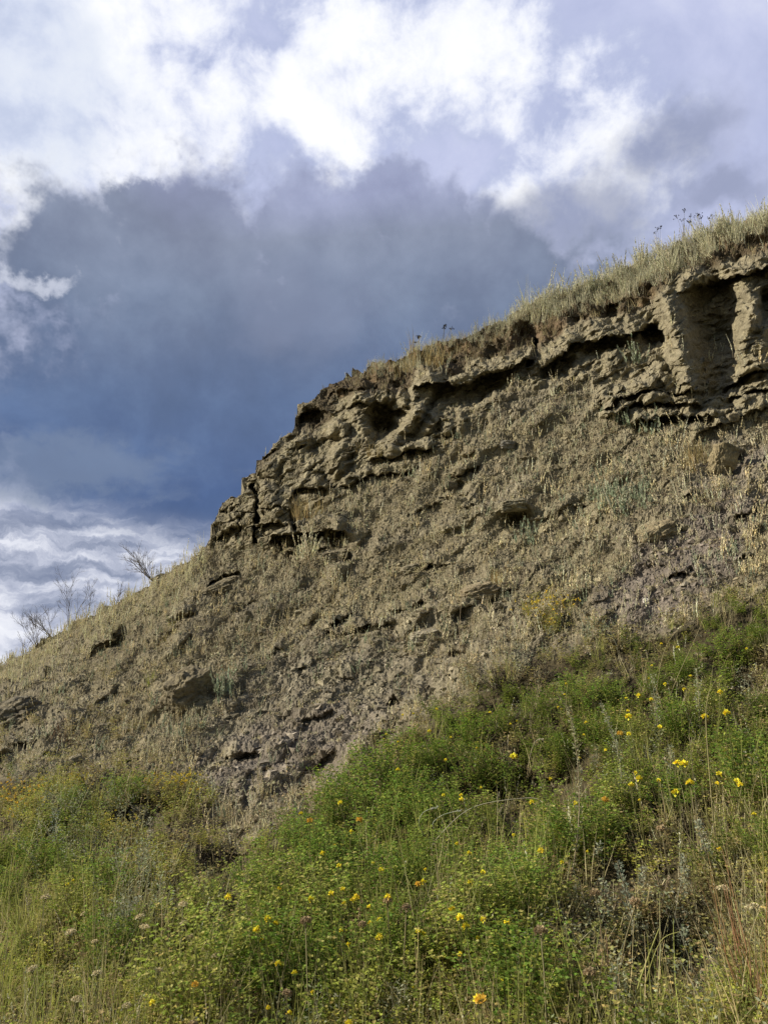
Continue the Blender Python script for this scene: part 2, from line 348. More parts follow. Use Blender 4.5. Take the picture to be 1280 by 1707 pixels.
# cap ledge B
ledge([(898, 604), (918, 590), (950, 560), (985, 548), (1030, 545), (1074, 536)], 16, 0.36, 0.34, 32, 22, 10)
blobr(930, 614, 34, 11, -0.35, -22, 0.5); blobr(1000, 580, 32, 12, -0.30, -10, 0.5); blobr(1082, 560, 18, 14, -0.65, 25, 0.35); blobr(1015, 598, 14, 18, 0.18, 0, 0.6); blobr(958, 604, 16, 12, 0.14, 0, .6)
blobr(1018, 520, 12, 12, -0.35, 10, 0.4); blobr(880, 565, 18, 22, -0.3, 20, 0.5)
# buttress, alcove, right pillar
ledge([(1128, 482), (1146, 468), (1170, 464), (1206, 452), (1240, 448), (1284, 440), (1420, 420)], 11, 0.32, 0.28, 30, 18, 10)
blobr(1190, 525, 44, 64, -0.64, 8, 0.45); blobr(1196, 580, 30, 50, -0.40, -12, 0.5); blobr(1150, 600, 26, 40, 0.22, -25, 0.7)
blobr(1128, 560, 18, 92, 0.42, -10, 0.7); blobr(1108, 520, 16, 40, 0.22, -16, 0.7); blobr(1092, 622, 44, 12, 0.22, -38, 0.7)
blobr(1256, 560, 30, 50, 0.50, 0, 0.45); blobr(1246, 505, 14, 40, 0.28, -4, 0.6); blobr(1276, 515, 12, 30, -0.5, 0, .5); blobr(1340, 560, 40, 70, -0.6, 0, 0.4); blobr(1420, 560, 30, 80, 0.4, 0, 0.5)
blobr(1200, 640, 34, 20, -0.22, 0, 0.6)
# lower rough ledges on the right
ledge([(1000, 672), (1030, 652), (1080, 640), (1130, 640), (1172, 636)], 12, 0.26, 0.18, 12, 22)
ledge([(1002, 690), (1060, 668), (1110, 664), (1180, 668)], 9, 0.22, 0.16, 12, 8)
ledge([(1050, 700), (1100, 686), (1150, 682), (1200, 690)], 8, 0.20, 0.38, 22, 8)
ledge([(1204, 640), (1236, 616), (1290, 602), (1400, 590)], 10, 0.28, 0.20, 12, 20); ledge([(1210, 655), (1250, 640), (1300, 630), (1400, 620)], 8, 0.2, 0.18, 14, 10)
ledge([(1150, 730), (1190, 700), (1250, 682), (1300, 672)], 8, 0.20, 0.06, 20, 22)
# beds under the first cave and down the slope
ledge([(620, 762), (660, 752), (700, 740), (730, 742)], 8, 0.16, 0.28, 16, 14); ledge([(560, 800), (610, 792), (650, 778), (700, 768)], 7, 0.16, 0.22, 14, 14); ledge([(676, 744), (700, 738), (724, 744)], 8, 0.14, 0.2, 12, 10)
ledge([(455, 888), (500, 872), (545, 868), (592, 880)], 16, 0.40, 0.62, 46, 12, 18); ledge([(470, 918), (510, 910), (548, 902)], 10, 0.16, 0.22, 20, 8)
ledge([(335, 976), (366, 960), (404, 950)], 8, 0.22, 0.30, 18, 14); ledge([(280, 1034), (300, 1022), (330, 1022)], 5, 0.14, 0.2, 12, 12)
ledge([(144, 1082), (176, 1062), (210, 1042)], 8, 0.26, 0.35, 18, 14)
ledge([(640, 1010), (690, 1000), (740, 984)], 5, 0.12, 0.16, 16, 14); ledge([(540, 1056), (600, 1042), (660, 1030)], 5, 0.10, 0.14, 16, 14); ledge([(680, 948), (716, 934), (760, 938)], 6, 0.14, 0.16, 14, 14)
blobr(866, 868, 22, 16, -0.26, 20, 0.7); blobr(858, 848, 26, 10, 0.15, 0, 0.6)
blobr(1215, 760, 22, 26, 0.1, 0, 0.6); blobr(1225, 770, 18, 22, -0.22, 20, 0.5)
blobr(760, 815, 20, 9, -0.2, -20, .6); blobr(720, 850, 16, 7, -0.14, -20, .6); blobr(830, 1012, 20, 9, -0.16, 0, .6)
blobr(1180, 1600, 110, 90, -0.18, 0, 0.7); blobr(1110, 1620, 70, 90, -0.12, 0, 0.8); blobr(890, 1338, 110, 38, -0.26, 0, 0.6)
blobr(230, 1370, 30, 20, -0.2, 0, 0.6); blobr(520, 1290, 40, 16, -0.14, -30, 0.6); blobr(375, 1440, 40, 18, -0.2, 0, .6)

# many short worn ledges across the dry slope, following the bedding
for i in range(60):
    x_ = rng.uniform(0, 1280); y_ = rng.uniform(720, 1330)
    if y_ > interp([(0, 1240), (300, 1300), (480, 1340), (660, 1200), (860, 1070), (1280, 960)], x_) or y_ < interp([(0, 1140), (345, 960), (500, 880), (720, 760), (900, 660), (1280, 720)], x_)+15: continue
    L_ = rng.uniform(18, 70); sl_ = -rng.uniform(.15, .55); k_ = rng.uniform(.5, 1.2)
    ledge([(x_-L_/2, y_-sl_*L_/2), (x_, y_+rng.uniform(-5, 2)), (x_+L_/2, y_+sl_*L_/2)], rng.uniform(3, 8), .12*k_, .16*k_, rng.uniform(8, 18), rng.uniform(10, 24), L_*.25)
def ellp_(px, py, cx_, cy_, a, b): return 1-sstep(np.sqrt(((px-cx_)/a)**2+((py-cy_)/b)**2), 0.7, 1.15)
# ---- zones
UP = [(340, 860), (420, 790), (500, 700), (560, 662), (600, 654), (684, 652), (694, 624), (700, 614), (760, 618), (860, 580), (900, 575), (960, 540), (1060, 520), (1120, 460), (1200, 440), (1280, 425), (1800, 320)]
LO = [(340, 915), (430, 905), (480, 900), (520, 845), (570, 812), (640, 780), (730, 752), (780, 700), (850, 650), (920, 636), (985, 640), (1000, 705), (1060, 712), (1200, 715), (1280, 690), (1800, 600)]
n_zone = fbm(g_px/40, g_py/40, 0*g_px+9, 3, 51)
up = interp(UP, g_px); lo_ = interp(LO, g_px)
rockm = sstep(g_py+10*n_zone, up-6, up+6)*(1-sstep(g_py+14*n_zone, lo_-8, lo_+10))*sstep(g_px, 340, 350)
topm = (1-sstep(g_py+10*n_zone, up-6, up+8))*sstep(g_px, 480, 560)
MEAD = [(-500, 1400), (0, 1296), (110, 1300), (200, 1290), (250, 1330), (300, 1345), (380, 1420), (440, 1410), (480, 1385), (560, 1300), (660, 1232), (760, 1172), (860, 1100), (1000, 1072), (1100, 1062), (1200, 1015), (1280, 985), (1800, 820)]
mead = sstep(g_py+16*n_zone, interp(MEAD, g_px)-18, interp(MEAD, g_px)+22)

# ---- fine relief
bs_ = g_px*.85-g_py*.53; bn_ = g_px*.53+g_py*.85
bnw = bn_+16*vnoise(g_px/90, g_py/90, 0*g_px, 150)
band = vnoise(bs_/150, bnw/24, 0*g_px, 151)+.6*vnoise(bs_/60, bnw/11, 0*g_px, 152)
tri = bnw/34+.5*vnoise(bs_/120, bnw/60, 0*g_px, 153); trf = tri-np.floor(tri); tra = np.clip(vnoise(bs_/70, np.floor(tri)*5.1, 0*g_px, 154)+.15, 0, 1)
slopem = (1-rockm)*(1-mead)*(1-topm)
barem = np.maximum.reduce([ellp_(g_px, g_py, 560, 1160, 260, 120), ellp_(g_px, g_py, 470, 1260, 190, 80), ellp_(g_px, g_py, 1130, 950, 150, 90)])
REL += slopem*(1-.75*barem)*(.040*band+.12*tra*(sstep(trf, 0, .75)-sstep(trf, .75, .86)))
runq = (g_px+0.75*g_py)
run = sstep(1-2.6*abs(vnoise(runq/75+.5*vnoise(g_px/70, g_py/70, 0*g_px, 76), (g_py-.6*g_px)/420, 0*g_px, 77)), .1, .9)
REL -= (1-rockm)*(1-mead)*(1-topm)*.07*run
Px, Py, Pz = P0[..., 0], P0[..., 1], P0[..., 2]
ref = interp([(300, 880), (400, 820), (640, 672), (880, 590), (1130, 478), (1280, 440), (1800, 330)], g_px)
nb = g_py-ref
strata = vnoise((g_px+0.4*g_py)/60, nb/6.5, 0*g_px, 61)+0.6*vnoise(g_px/30, nb/3.2, 0*g_px, 62)
q = g_px+0.45*g_py
rill = 1-2*abs(vnoise(q/22+0.6*vnoise(g_px/30, g_py/30, 0*g_px, 60), g_py/110, 0*g_px, 63))
REL += rockm*(0.060*strata+0.05*rill)*(0.6+0.6*sstep(fbm(g_px/70, g_py/70, 0*g_px, 2, 64), -0.4, 0.4))
b_ = nb/8.5+0.9*vnoise(g_px/55, nb/30, 0*g_px, 67); fb = np.floor(b_); fr = b_-fb
bedamp = vnoise(g_px/30, fb*7.31, 0*g_px, 68)+.5*vnoise(g_px/11, fb*3.7, 0*g_px, 69)
REL += rockm*0.075*bedamp*(sstep(fr, 0, .22)*(1-sstep(fr, .86, 1.0)))
wb_, ib_ = worley(g_px/26+.3*vnoise(g_px/9, g_py/9, 0*g_px, 70), nb/11, 0*g_px+.5, 74)
blk = rockm*sstep(fbm(g_px/80, g_py/60, 0*g_px+5, 2, 75)+.5*ellp_(g_px, g_py, 420, 850, 90, 80)+.5*ellp_(g_px, g_py, 1120, 670, 140, 40), .0, .35)
REL += blk*0.11*(ib_-.5)-rockm*.05*sstep(wb_, .62, .8)
REL += topm*(0.16*fbm(g_px/34, g_py/20, 0*g_px, 4, 65))
low_n = fbm(Px/1.1, Py/1.1, Pz/1.1, 5, 71)
REL += (1-rockm)*(1-topm)*(0.12*low_n+0.09*fbm(Px/2.6, Py/2.6, Pz/2.6, 2, 72))*sstep(g_py, 500, 900)
REL += mead*0.10*fbm(Px/.45, Py/.45, Pz/.45, 2, 73)
def gridnormal(P):
    du = np.gradient(P, axis=1); dv = np.gradient(P, axis=0); n = np.cross(du, dv); n /= np.linalg.norm(n, axis=-1, keepdims=True)+1e-12
    return n*np.sign((n*(CAM-P)).sum(-1, keepdims=True))
N0 = gridnormal(P0)
# clods
wl1, id1 = worley(Px/0.06+0.8*vnoise(Px/.09,Py/.09,Pz/.09,87), Py/0.06+0.8*vnoise(Px/.09,Py/.09,Pz/.09,88), Pz/0.045, 81)
wl2, id2 = worley(Px/0.028+low_n, Py/0.028, Pz/0.024, 82)
rough = fbm(Px/0.22, Py/0.22, Pz/0.22, 5, 83, 0.6)
bare = (1-mead)
fine = 0.030*rough + np.maximum(bare, .6)*(1-0.6*rockm)*(0.008*(1-wl1)*id1*1.6*sstep(low_n, -0.7, 0.4) + 0.018*(1-wl2)*id2 + 0.012*vnoise(Px/.016, Py/.016, Pz/.012, 89)) + rockm*(0.013*rough+.006*vnoise(Px/.03, Py/.03, Pz/.012, 90)) + topm*0.03*rough
step_ledge = vnoise(Px/1.6, Py/1.6, Pz/0.11, 85)+0.5*vnoise(Px/0.5, Py/0.5, Pz/0.05, 86)
fine += bare*(1-rockm)*0.042*step_ledge*(0.4+0.9*sstep(low_n,-.4,.6)) + rockm*0.012*step_ledge
amp_near = np.clip(D0/5.0, 0.5, 1.25)
P1 = to_world(D0-REL) + N0*(fine*amp_near)[..., None]
low_rows = sstep(g_py, 2300, 2050)

# ---- colours (true surface colour only)
def C3(r, g, b): return np.array([r, g, b], float)
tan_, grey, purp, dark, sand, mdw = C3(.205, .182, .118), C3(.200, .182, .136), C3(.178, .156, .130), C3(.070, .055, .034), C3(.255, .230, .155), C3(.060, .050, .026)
col0 = np.zeros(g_px.shape+(3,)); col0[:] = tan_
def mixc(m, c): 
    global col0
    col0 = col0*(1-m[..., None])+c*m[..., None]
def ell(cx_, cy_, a, b, rot=0):
    c, s = math.cos(R(rot)), math.sin(R(rot)); dx, dy = g_px-cx_, g_py-cy_
    return 1-sstep(np.sqrt(((dx*c+dy*s)/a)**2+((-dx*s+dy*c)/b)**2)+0.25*n_zone, 0.7, 1.15)
def ellp(px, py, cx_, cy_, a, b, rot=0):
    c, s = math.cos(R(rot)), math.sin(R(rot)); dx, dy = px-cx_, py-cy_
    return 1-sstep(np.sqrt(((dx*c+dy*s)/a)**2+((-dx*s+dy*c)/b)**2), 0.7, 1.15)
mixc(sstep(low_n, -0.2, 0.6)*0.6, grey)
mixc(ell(540, 1160, 230, 110, -18)*0.8, grey); mixc(ell(480, 1260, 190, 70, -20)*0.7, purp*1.1)
mixc(ell(1130, 950, 150, 75, -38), purp); mixc(ell(1230, 800, 80, 70)*0.7, purp); mixc(ell(1040, 1010, 60, 40)*0.6, purp)
mixc(slopem*sstep(band, .05, .7)*.5, C3(.27, .245, .165)); mixc(slopem*sstep(-band, .1, .8)*.4, C3(.135, .115, .078)); mixc(rockm, sand); mixc(rockm*sstep(strata, -0.1, 0.9)*0.35, sand*0.72)
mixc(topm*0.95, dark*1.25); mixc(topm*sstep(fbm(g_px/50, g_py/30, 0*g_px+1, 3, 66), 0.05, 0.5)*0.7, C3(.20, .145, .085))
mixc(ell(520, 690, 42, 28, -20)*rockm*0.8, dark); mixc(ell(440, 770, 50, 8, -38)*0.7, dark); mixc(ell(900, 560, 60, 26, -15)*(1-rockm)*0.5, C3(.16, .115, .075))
mixc(rockm*sstep(g_py, up+8, up)*0.35, sand*1.15)
mixc(mead, mdw)
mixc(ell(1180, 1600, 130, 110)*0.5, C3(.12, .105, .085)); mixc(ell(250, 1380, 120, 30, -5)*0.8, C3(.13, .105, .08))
col0 *= (1+0.16*n_zone)[..., None]*(0.90+0.2*id1)[..., None]
col0 = np.clip(col0, 0.01, 0.6)

# ---- rows behind the crest and the skirt, then the meshes
NB_ROWS = 46
back_d = np.concatenate([[0], np.cumsum(0.035*1.17**np.arange(NB_ROWS))])[1:]
cr = P1[-1]; hd = cr.copy(); hd[:, 2] = 0; hd /= np.linalg.norm(hd, axis=1, keepdims=True)
rows = []
for d in back_d:
    p = cr+hd*d; lift = -0.22*d-0.010*d*d + 0.05*vnoise(p[:, 0]*2, p[:, 1]*2, p[:, 1]*0, 91)*min(1, d)
    p[:, 2] += lift; rows.append(p)
Pb = np.array(rows); Pb[..., 2] = np.maximum(Pb[..., 2], -0.8)
front = []
for k in range(8, 0, -1):
    p = P1[0].copy(); f = k/8.0; p[:, 1] = p[:, 1]*(1-f)+f*(-7.0); p[:, 0] *= (1+2.2*f); p[:, 2] = p[:, 2]*(1-f)**1.4 + (-0.8)*(1-(1-f)**1.4); front.append(p)
Pall = np.concatenate([np.array(front), P1, Pb], 0)
colb = np.repeat(col0[-1:]*0.9, NB_ROWS, 0); colf = np.repeat(col0[:1], 8, 0)
Call = np.concatenate([colf, col0, colb], 0)
def skirt(Pc, sgn):
    r = []
    for k in range(1, 9):
        p = Pc.copy(); d = 0.25*1.6**k; p[:, 0] += sgn*d; p[:, 2] = np.maximum(p[:, 2]-0.35*d, -0.8); r.append(p)
    return np.stack(r, 1)
L_ = skirt(Pall[:, 0], -1)[:, ::-1]; R_ = skirt(Pall[:, -1], 1)
Pall = np.concatenate([L_, Pall, R_], 1)
Call = np.concatenate([np.repeat(Call[:, :1], 8, 1), Call, np.repeat(Call[:, -1:], 8, 1)], 1)
nr, nc = Pall.shape[:2]
idx = np.arange(nr*nc).reshape(nr, nc)
Fa = np.stack([idx[:-1, :-1], idx[:-1, 1:], idx[1:, 1:], idx[1:, :-1]], -1)
rm = np.zeros((nr, nc)); rm[8:8+NPY_LOW+NROW, 8:-8] = rockm; rm[8+NPY_LOW+NROW:8+NPY_LOW+NROW+12, 8:-8] = rockm[-1]
fm = rm[:-1, :-1] > 0.5
def sub_mesh(name, mask, mat):
    f = Fa[mask]; u, inv = np.unique(f, return_inverse=True)
    return quads_mesh(name, Pall.reshape(-1, 3)[u], inv.reshape(-1, 4), Call.reshape(-1, 3)[u], mat, smooth=False)
tag(sub_mesh('hillside', ~fm, M_soil), kind='structure')
tag(sub_mesh('cliff', fm, M_rock), kind='structure')
# ground to the horizon
gm = []
rr = [0, 4, 9, 20, 60, 200, 900, 5000]; na = 48
gv = []; gf = []
for r_ in rr:
    for k in range(na):
        a = 2*math.pi*k/na; gv.append((r_*math.cos(a), 4+r_*math.sin(a), -0.82))
for i in range(len(rr)-1):
    for k in range(na): gf.append((i*na+k, i*na+(k+1) % na, (i+1)*na+(k+1) % na, (i+1)*na+k))
gcol = np.tile(C3(.16, .15, .08), (len(gv), 1))
tag(quads_mesh('ground', gv, gf, gcol, M_soil), kind='structure')

# ------------------------------------------------------------------ surface lookup
NS = gridnormal(P1)
def locate(px, py):
    px = np.atleast_1d(np.asarray(px, float)); py = np.atleast_1d(np.asarray(py, float))
    ci = np.clip((px-PX[0])/1.9, 0, len(PX)-1).astype(int)
    s = skyl[ci]
    s0 = skys[ci]; t = np.clip((1707-py)/(1707-s0), 0, 1.05)
    for _ in range(8): t = np.clip((1707-py+(s-s0)*t**7)/(1707-s0), 0, 1.05)
    rhi = NPY_LOW+t*(NROW-1); rlo = (2400-py)/(2400-1707)*NPY_LOW
    r = np.where(py > 1707, rlo, rhi); return np.clip(r, 0, NPY_LOW+NROW-1).astype(int), ci
def surf(px, py):
    r, c = locate(px, py); return P1[r, c], N0[r, c], r, c
def project(P):
    v = P-CAM; c, s = math.cos(PITCH), math.sin(PITCH)
    zc = v[..., 1]*c+v[..., 2]*s; yc = -v[..., 1]*s+v[..., 2]*c
    return W_PX/2+F_PX*v[..., 0]/zc, H_PX/2-F_PX*yc/zc

# ------------------------------------------------------------------ plant templates (V, F, C); z up, metres
class PB:
    def __init__(s): s.V = []; s.F = []; s.C = []
    def quad(s, a, b, c, d, col):
        n = len(s.V); s.V += [a, b, c, d]; s.F.append((n, n+1, n+2, n+3)); s.C += [col]*4
    def leaf(s, p, d, L, w, col, nrm=None):
        d = d/np.linalg.norm(d); r = np.cross(d, rng.normal(size=3) if nrm is None else nrm); r /= np.linalg.norm(r)+1e-9
        s.quad(p, p+d*L*0.45+r*w, p+d*L, p+d*L*0.45-r*w, col)
    def strip(s, pts, ws, col, side=None):
        pts = [np.asarray(p, float) for p in pts]
        if side is None:
            a = rng.uniform(0, math.pi); side = np.array([math.cos(a), math.sin(a), 0])
        n = len(s.V)
        for p, w in zip(pts, ws): s.V += [p-side*w, p+side*w]; s.C += [col, col]
        for i in range(len(pts)-1): s.F.append((n+2*i, n+2*i+1, n+2*i+3, n+2*i+2))
    def tube(s, pts, rs, col, k=4):
        pts = [np.asarray(p, float) for p in pts]; n = len(s.V)
        for i, (p, r) in enumerate(zip(pts, rs)):
            d = pts[min(i+1, len(pts)-1)]-pts[max(i-1, 0)]; d = d/(np.linalg.norm(d)+1e-9)
            a = np.cross(d, [0.3, 1, 0.1]); a /= np.linalg.norm(a)+1e-9; b = np.cross(d, a)
            for j in range(k): s.V.append(p+r*(a*math.cos(2*math.pi*j/k)+b*math.sin(2*math.pi*j/k))); s.C.append(col)
        for i in range(len(pts)-1):
            for j in range(k): s.F.append((n+i*k+j, n+i*k+(j+1) % k, n+(i+1)*k+(j+1) % k, n+(i+1)*k+j))
    def get(s): return np.array(s.V, float), np.array(s.F, int), np.array(s.C, float)
def vcol(c, v=0.15):
    return np.clip(np.array(c)*(1+rng.uniform(-v, v))*(1+rng.uniform(-v, v, 3)*0.35), 0.005, 0.85)
def bend(p0, d0, L, n, droop, wob=0.04):
    pts = [np.array(p0, float)]; d = np.array(d0, float); d /= np.linalg.norm(d)
    for i in range(n):
        d = d+np.array([0, 0, -droop/n])+rng.normal(0, wob, 3); d /= np.linalg.norm(d); pts.append(pts[-1]+d*L/n)
    return pts
def dry_tuft(nb=12, h=0.2, spread=0.35, c=(.36, .32, .20), w=0.0013, droop=0.5, seg=3):
    b = PB()
    for i in range(nb):
        a = rng.uniform(0, 2*math.pi); t = abs(rng.normal(0, spread)); L = h*rng.uniform(0.5, 1.1)
        pts = bend([rng.normal(0, h*0.07), rng.normal(0, h*0.07), -0.01], [math.cos(a)*t, math.sin(a)*t, 1], L, seg, droop*rng.uniform(0.2, 1.3))
        ww = w*rng.uniform(0.7, 1.4); b.strip(pts, [ww*(1-0.85*k/seg) for k in range(seg+1)], vcol(c, .22))
    return b.get()
def spike_plant(ns=3, h=0.16, c=(.66, .62, .44), stem=(.26, .21, .13), nl=20, lw=0.0044, ll=0.020, droop=0.1, tilt=0.16):
    """erect wands closely set with tiny upright leaves, like dry prairie sagewort"""
    b = PB()
    for i in range(ns):
        a = rng.uniform(0, 2*math.pi); t = abs(rng.normal(0, tilt)); L = h*rng.uniform(0.55, 1.1)
        pts = bend([rng.normal(0, h*0.09), rng.normal(0, h*0.09), -0.01], [math.cos(a)*t, math.sin(a)*t, 1], L, 4, droop, 0.06)
        b.strip(pts, [0.0016, .0014, .0012, .001, .0006], vcol(stem))
        P = np.array(pts); cc = vcol(c, .12)
        for k in range(nl):
            u = rng.uniform(0.18, 1.0)**0.8*(len(P)-1.001); i0 = int(u); p = P[i0]*(1-u+i0)+P[i0+1]*(u-i0); d = P[i0+1]-P[i0]; d /= np.linalg.norm(d)
            th = rng.uniform(0, 2*math.pi); rad = np.array([math.cos(th), math.sin(th), 0]); f = 1.15-0.6*u/(len(P)-1)
            b.leaf(p, d+rad*rng.uniform(.12, .5), ll*f*rng.uniform(.7, 1.3), lw*f, vcol(cc, .13))
    return b.get()
def forb(ns=5, h=0.28, c=(.23, .29, .05), stem=(.18, .18, .07), nl=20, ll=0.0125, lw=0.0046, spread=0.45, tri=True, c2=None, flower=None, nf=0):
    b = PB()
    for i in range(ns):
        a = rng.uniform(0, 2*math.pi); t = abs(rng.normal(0.12, spread)); L = h*rng.uniform(0.6, 1.1)
        pts = bend([rng.normal(0, h*0.1), rng.normal(0, h*0.1), -0.01], [math.cos(a)*t, math.sin(a)*t, 1], L, 5, 0.12, 0.12)
        b.strip(pts, [0.0013]*5+[0.0006], vcol(stem)); P = np.array(pts); cc = vcol(c, .2)
        for k in range(nl):
            u = rng.uniform(0.1, 1.0)*(len(P)-1.001); i0 = int(u); p = P[i0]*(1-u+i0)+P[i0+1]*(u-i0)
            th = rng.uniform(0, 2*math.pi); d = np.array([math.cos(th), math.sin(th), rng.uniform(-.1, .9)]); q = p+d*rng.uniform(.004, .03)
            lc = vcol(cc if c2 is None or rng.random() > .25 else c2, .18)
            if tri:
                for s in (-0.9, 0, 0.9):
                    dd = np.array([math.cos(th+s), math.sin(th+s), d[2]*0.6]); b.leaf(q, dd, ll*rng.uniform(.7, 1.2), lw, lc, np.array([0, 0, 1.0])+rng.normal(0, .5, 3))
            else: b.leaf(q, d, ll*rng.uniform(.7, 1.3), lw, lc)
        if nf:
            for k in range(nf):
                p = P[-1]+rng.normal(0, .008, 3)
                for s in range(3): b.leaf(p, rng.normal(size=3)+[0, 0, .6], 0.007, 0.003, vcol(flower, .15))
    return b.get()
def scatter(name, templates, pos, scale, mat, tint=None, tilt=None, label=None, cat=None, lean=0.12):
    n = len(pos); which = rng.integers(0, len(templates), n); Vs, Fs, Cs = [], [], []; off = 0
    yaw = rng.uniform(0, 2*math.pi, n); lx, ly = rng.normal(0, lean, n), rng.normal(0, lean, n)
    for ti, (V, Fq, C) in enumerate(templates):
        s = np.where(which == ti)[0]
        if not len(s): continue
        c_, s_ = np.cos(yaw[s]), np.sin(yaw[s]); sc_ = scale[s][:, None]
        x = V[None, :, 0]*c_[:, None]-V[None, :, 1]*s_[:, None]; y = V[None, :, 0]*s_[:, None]+V[None, :, 1]*c_[:, None]; z = np.repeat(V[None, :, 2], len(s), 0)
        x = x+z*lx[s][:, None]; y = y+z*ly[s][:, None]
        W = np.stack([x, y, z], -1)*sc_[..., None]+pos[s][:, None]
        Cc = np.repeat(C[None], len(s), 0)
        if tint is not None: Cc = Cc*tint[s][:, None]
        Vs.append(W.reshape(-1, 3)); Cs.append(Cc.reshape(-1, 3)); Fs.append((Fq[None]+(np.arange(len(s))*len(V))[:, None, None]).reshape(-1, 4)+off); off += W.shape[0]*W.shape[1]
    o = quads_mesh(name, np.concatenate(Vs), np.concatenate(Fs), np.concatenate(Cs), mat)
    tag(o, label, cat, kind='stuff'); print('STUFF', name, n, 'quads', sum(len(f) for f in Fs)); return o
def sample(n, dens, x0=-610, x1=2140, y0=150, y1=2380):
    if x0 == -610 and x1 == 2140: n = int(n*1.28*(1.08 if y0 == 150 else 1))
    """n random survey points kept by the density function dens(px,py,row,col)"""
    px = rng.uniform(x0, x1, n); py = rng.uniform(y0, y1, n); r, c = locate(px, py); ok = py > skyl[c]+1
    px, py, r, c = px[ok], py[ok], r[ok], c[ok]
    k = rng.random(len(px)) < dens(px, py, r, c); return px[k], py[k], P1[r[k], c[k]], r[k], c[k]

def pnoise(px, py, s, seed):
    if seed < 104 or seed in (120, 130, 131, 140): return fbm((px*.85-py*.53)/(s*1.9), (px*.53+py*.85)/(s*.62), 0*px, 3, seed)
    return fbm(px/s, py/s, 0*px, 3, seed)
def bare_patch(px, py):
    return np.maximum.reduce([ellp(px, py, 540, 1170, 210, 75, -18), ellp(px, py, 470, 1260, 170, 60, -20), ellp(px, py, 1130, 950, 140, 60, -38)*.9, ellp(px, py, 650, 1140, 120, 40, -15)*.8, ellp(px, py, 250, 1385, 70, 30)])
# --- wands of dry sagewort over the slope
T_sp = [spike_plant(rng.integers(1, 5), rng.uniform(.12, .2)) for _ in range(10)]
T_spg = [spike_plant(rng.integers(2, 5), rng.uniform(.13, .2), (.34, .39, .27), nl=26) for _ in range(6)]
def d_slope(px, py, r, c):
    m = (1-mead[r, c])*(1-rockm[r, c]*.86)*(1-topm[r, c]); p = sstep(pnoise(px, py, 55, 101), -.3, .4)*sstep(pnoise(px, py, 19, 131), -.6, .2)*(1-.7*run[r, c])
    return m*(0.06+0.94*p)*(1-.9*bare_patch(px, py))*sstep(py, 480, 640)*(1+0*px)
px, py, pp, r, c = sample(115000, d_slope)
n = len(px); warmth = sstep(pnoise(px, py, 90, 102), -.5, .5)[:, None]
tint = (np.array([[1.0, 1.0, 1.0]])*(1-warmth)+np.array([[1.06, 1.0, .88]])*warmth)*rng.uniform(.72, 1.2, (n, 1))
scatter('dry_sagewort', T_sp, pp, (.35+.95*rng.random(n)**1.8)*(0.75+0.35*sstep(py, 1200, 800)), M_dry, tint)
def d_slope_g(px, py, r, c):
    m = (1-mead[r, c])*(1-rockm[r, c]*.95)
    return m*np.maximum.reduce([ellp(px, py, 1020, 830, 90, 60, -30), .7*ellp(px, py, 1060, 700, 70, 22), .5*ellp(px, py, 1240, 930, 120, 60, -20), .6*ellp(px, py, 230, 1060, 90, 40, -30), .5*ellp(px, py, 420, 1110, 50, 60), .8*ellp(px, py, 70, 1160, 120, 30, -25), .6*ellp(px, py, 850, 640, 90, 26, -25), .5*ellp(px, py, 940, 1060, 120, 40), .5*ellp(px, py, 300, 1200, 60, 60), .10+0*px])
px, py, pp, r, c = sample(14000, d_slope_g); n = len(px)
scatter('grey_green_sagewort', T_spg, pp, rng.uniform(.5, 1.1, n), M_dry, rng.uniform(.75, 1.15, (n, 1))*np.ones((1, 3)))
T_w = [spike_plant(1, rng.uniform(.20, .28), (.80, .77, .58), nl=38, ll=.021, lw=.0046, droop=.12, tilt=.1) for _ in range(6)]+[spike_plant(2, .24, (.68, .67, .49), nl=34, ll=.021, lw=.0045, tilt=.15) for _ in range(3)]
def d_w(px, py, r, c): return (1-mead[r, c]*.9)*(1-rockm[r, c]*.9)*(1-topm[r, c]*.5)*(.08+.92*sstep(pnoise(px, py, 34, 140), -.05, .45))*(1-.93*bare_patch(px, py))
px, py, pp, r, c = sample(26000, d_w); n = len(px)
scatter('tall_pale_wands', T_w, pp, (.45+.65*rng.random(n))*(.7+.3*sstep(py, 1250, 800)), M_dry, rng.uniform(.75, 1.15, (n, 1))*np.ones((1, 3)), lean=.1)
# --- low cushions and leaf litter that break up the soil
def cushion(c, n=26, rad=.035, h=.035, ll=.016, lw=.0042):
    b = PB()
    for i in range(n):
        a, q = rng.uniform(0, 6.28), rad*math.sqrt(rng.random()); p = np.array([q*math.cos(a), q*math.sin(a), h*rng.uniform(0, .7)*(1-q/rad*.6)])
        b.leaf(p, np.array([math.cos(a)*q/rad, math.sin(a)*q/rad, 1])+rng.normal(0, .5, 3), ll*rng.uniform(.6, 1.3), lw, vcol(c, .3))
    return b.get()
T_cu = [cushion((.50, .46, .31)), cushion((.42, .37, .23)), cushion((.33, .33, .22)), cushion((.24, .20, .13)), cushion((.44, .38, .22), 34, .05, .05)]
def d_cu(px, py, r, c): return (1-mead[r, c]*.8)*(1-rockm[r, c]*.9)*(1-.75*bare_patch(px, py))*(.1+.9*sstep(pnoise(px, py, 26, 130), -.35, .35))*(1-.5*topm[r, c])
px, py, pp, r, c = sample(60000, d_cu); n = len(px)
scatter('dry_ground_cover', T_cu, pp, rng.uniform(.4, 1.2, n), M_dry, rng.uniform(.6, 1.2, (n, 1))*np.ones((1, 3)), lean=.3)
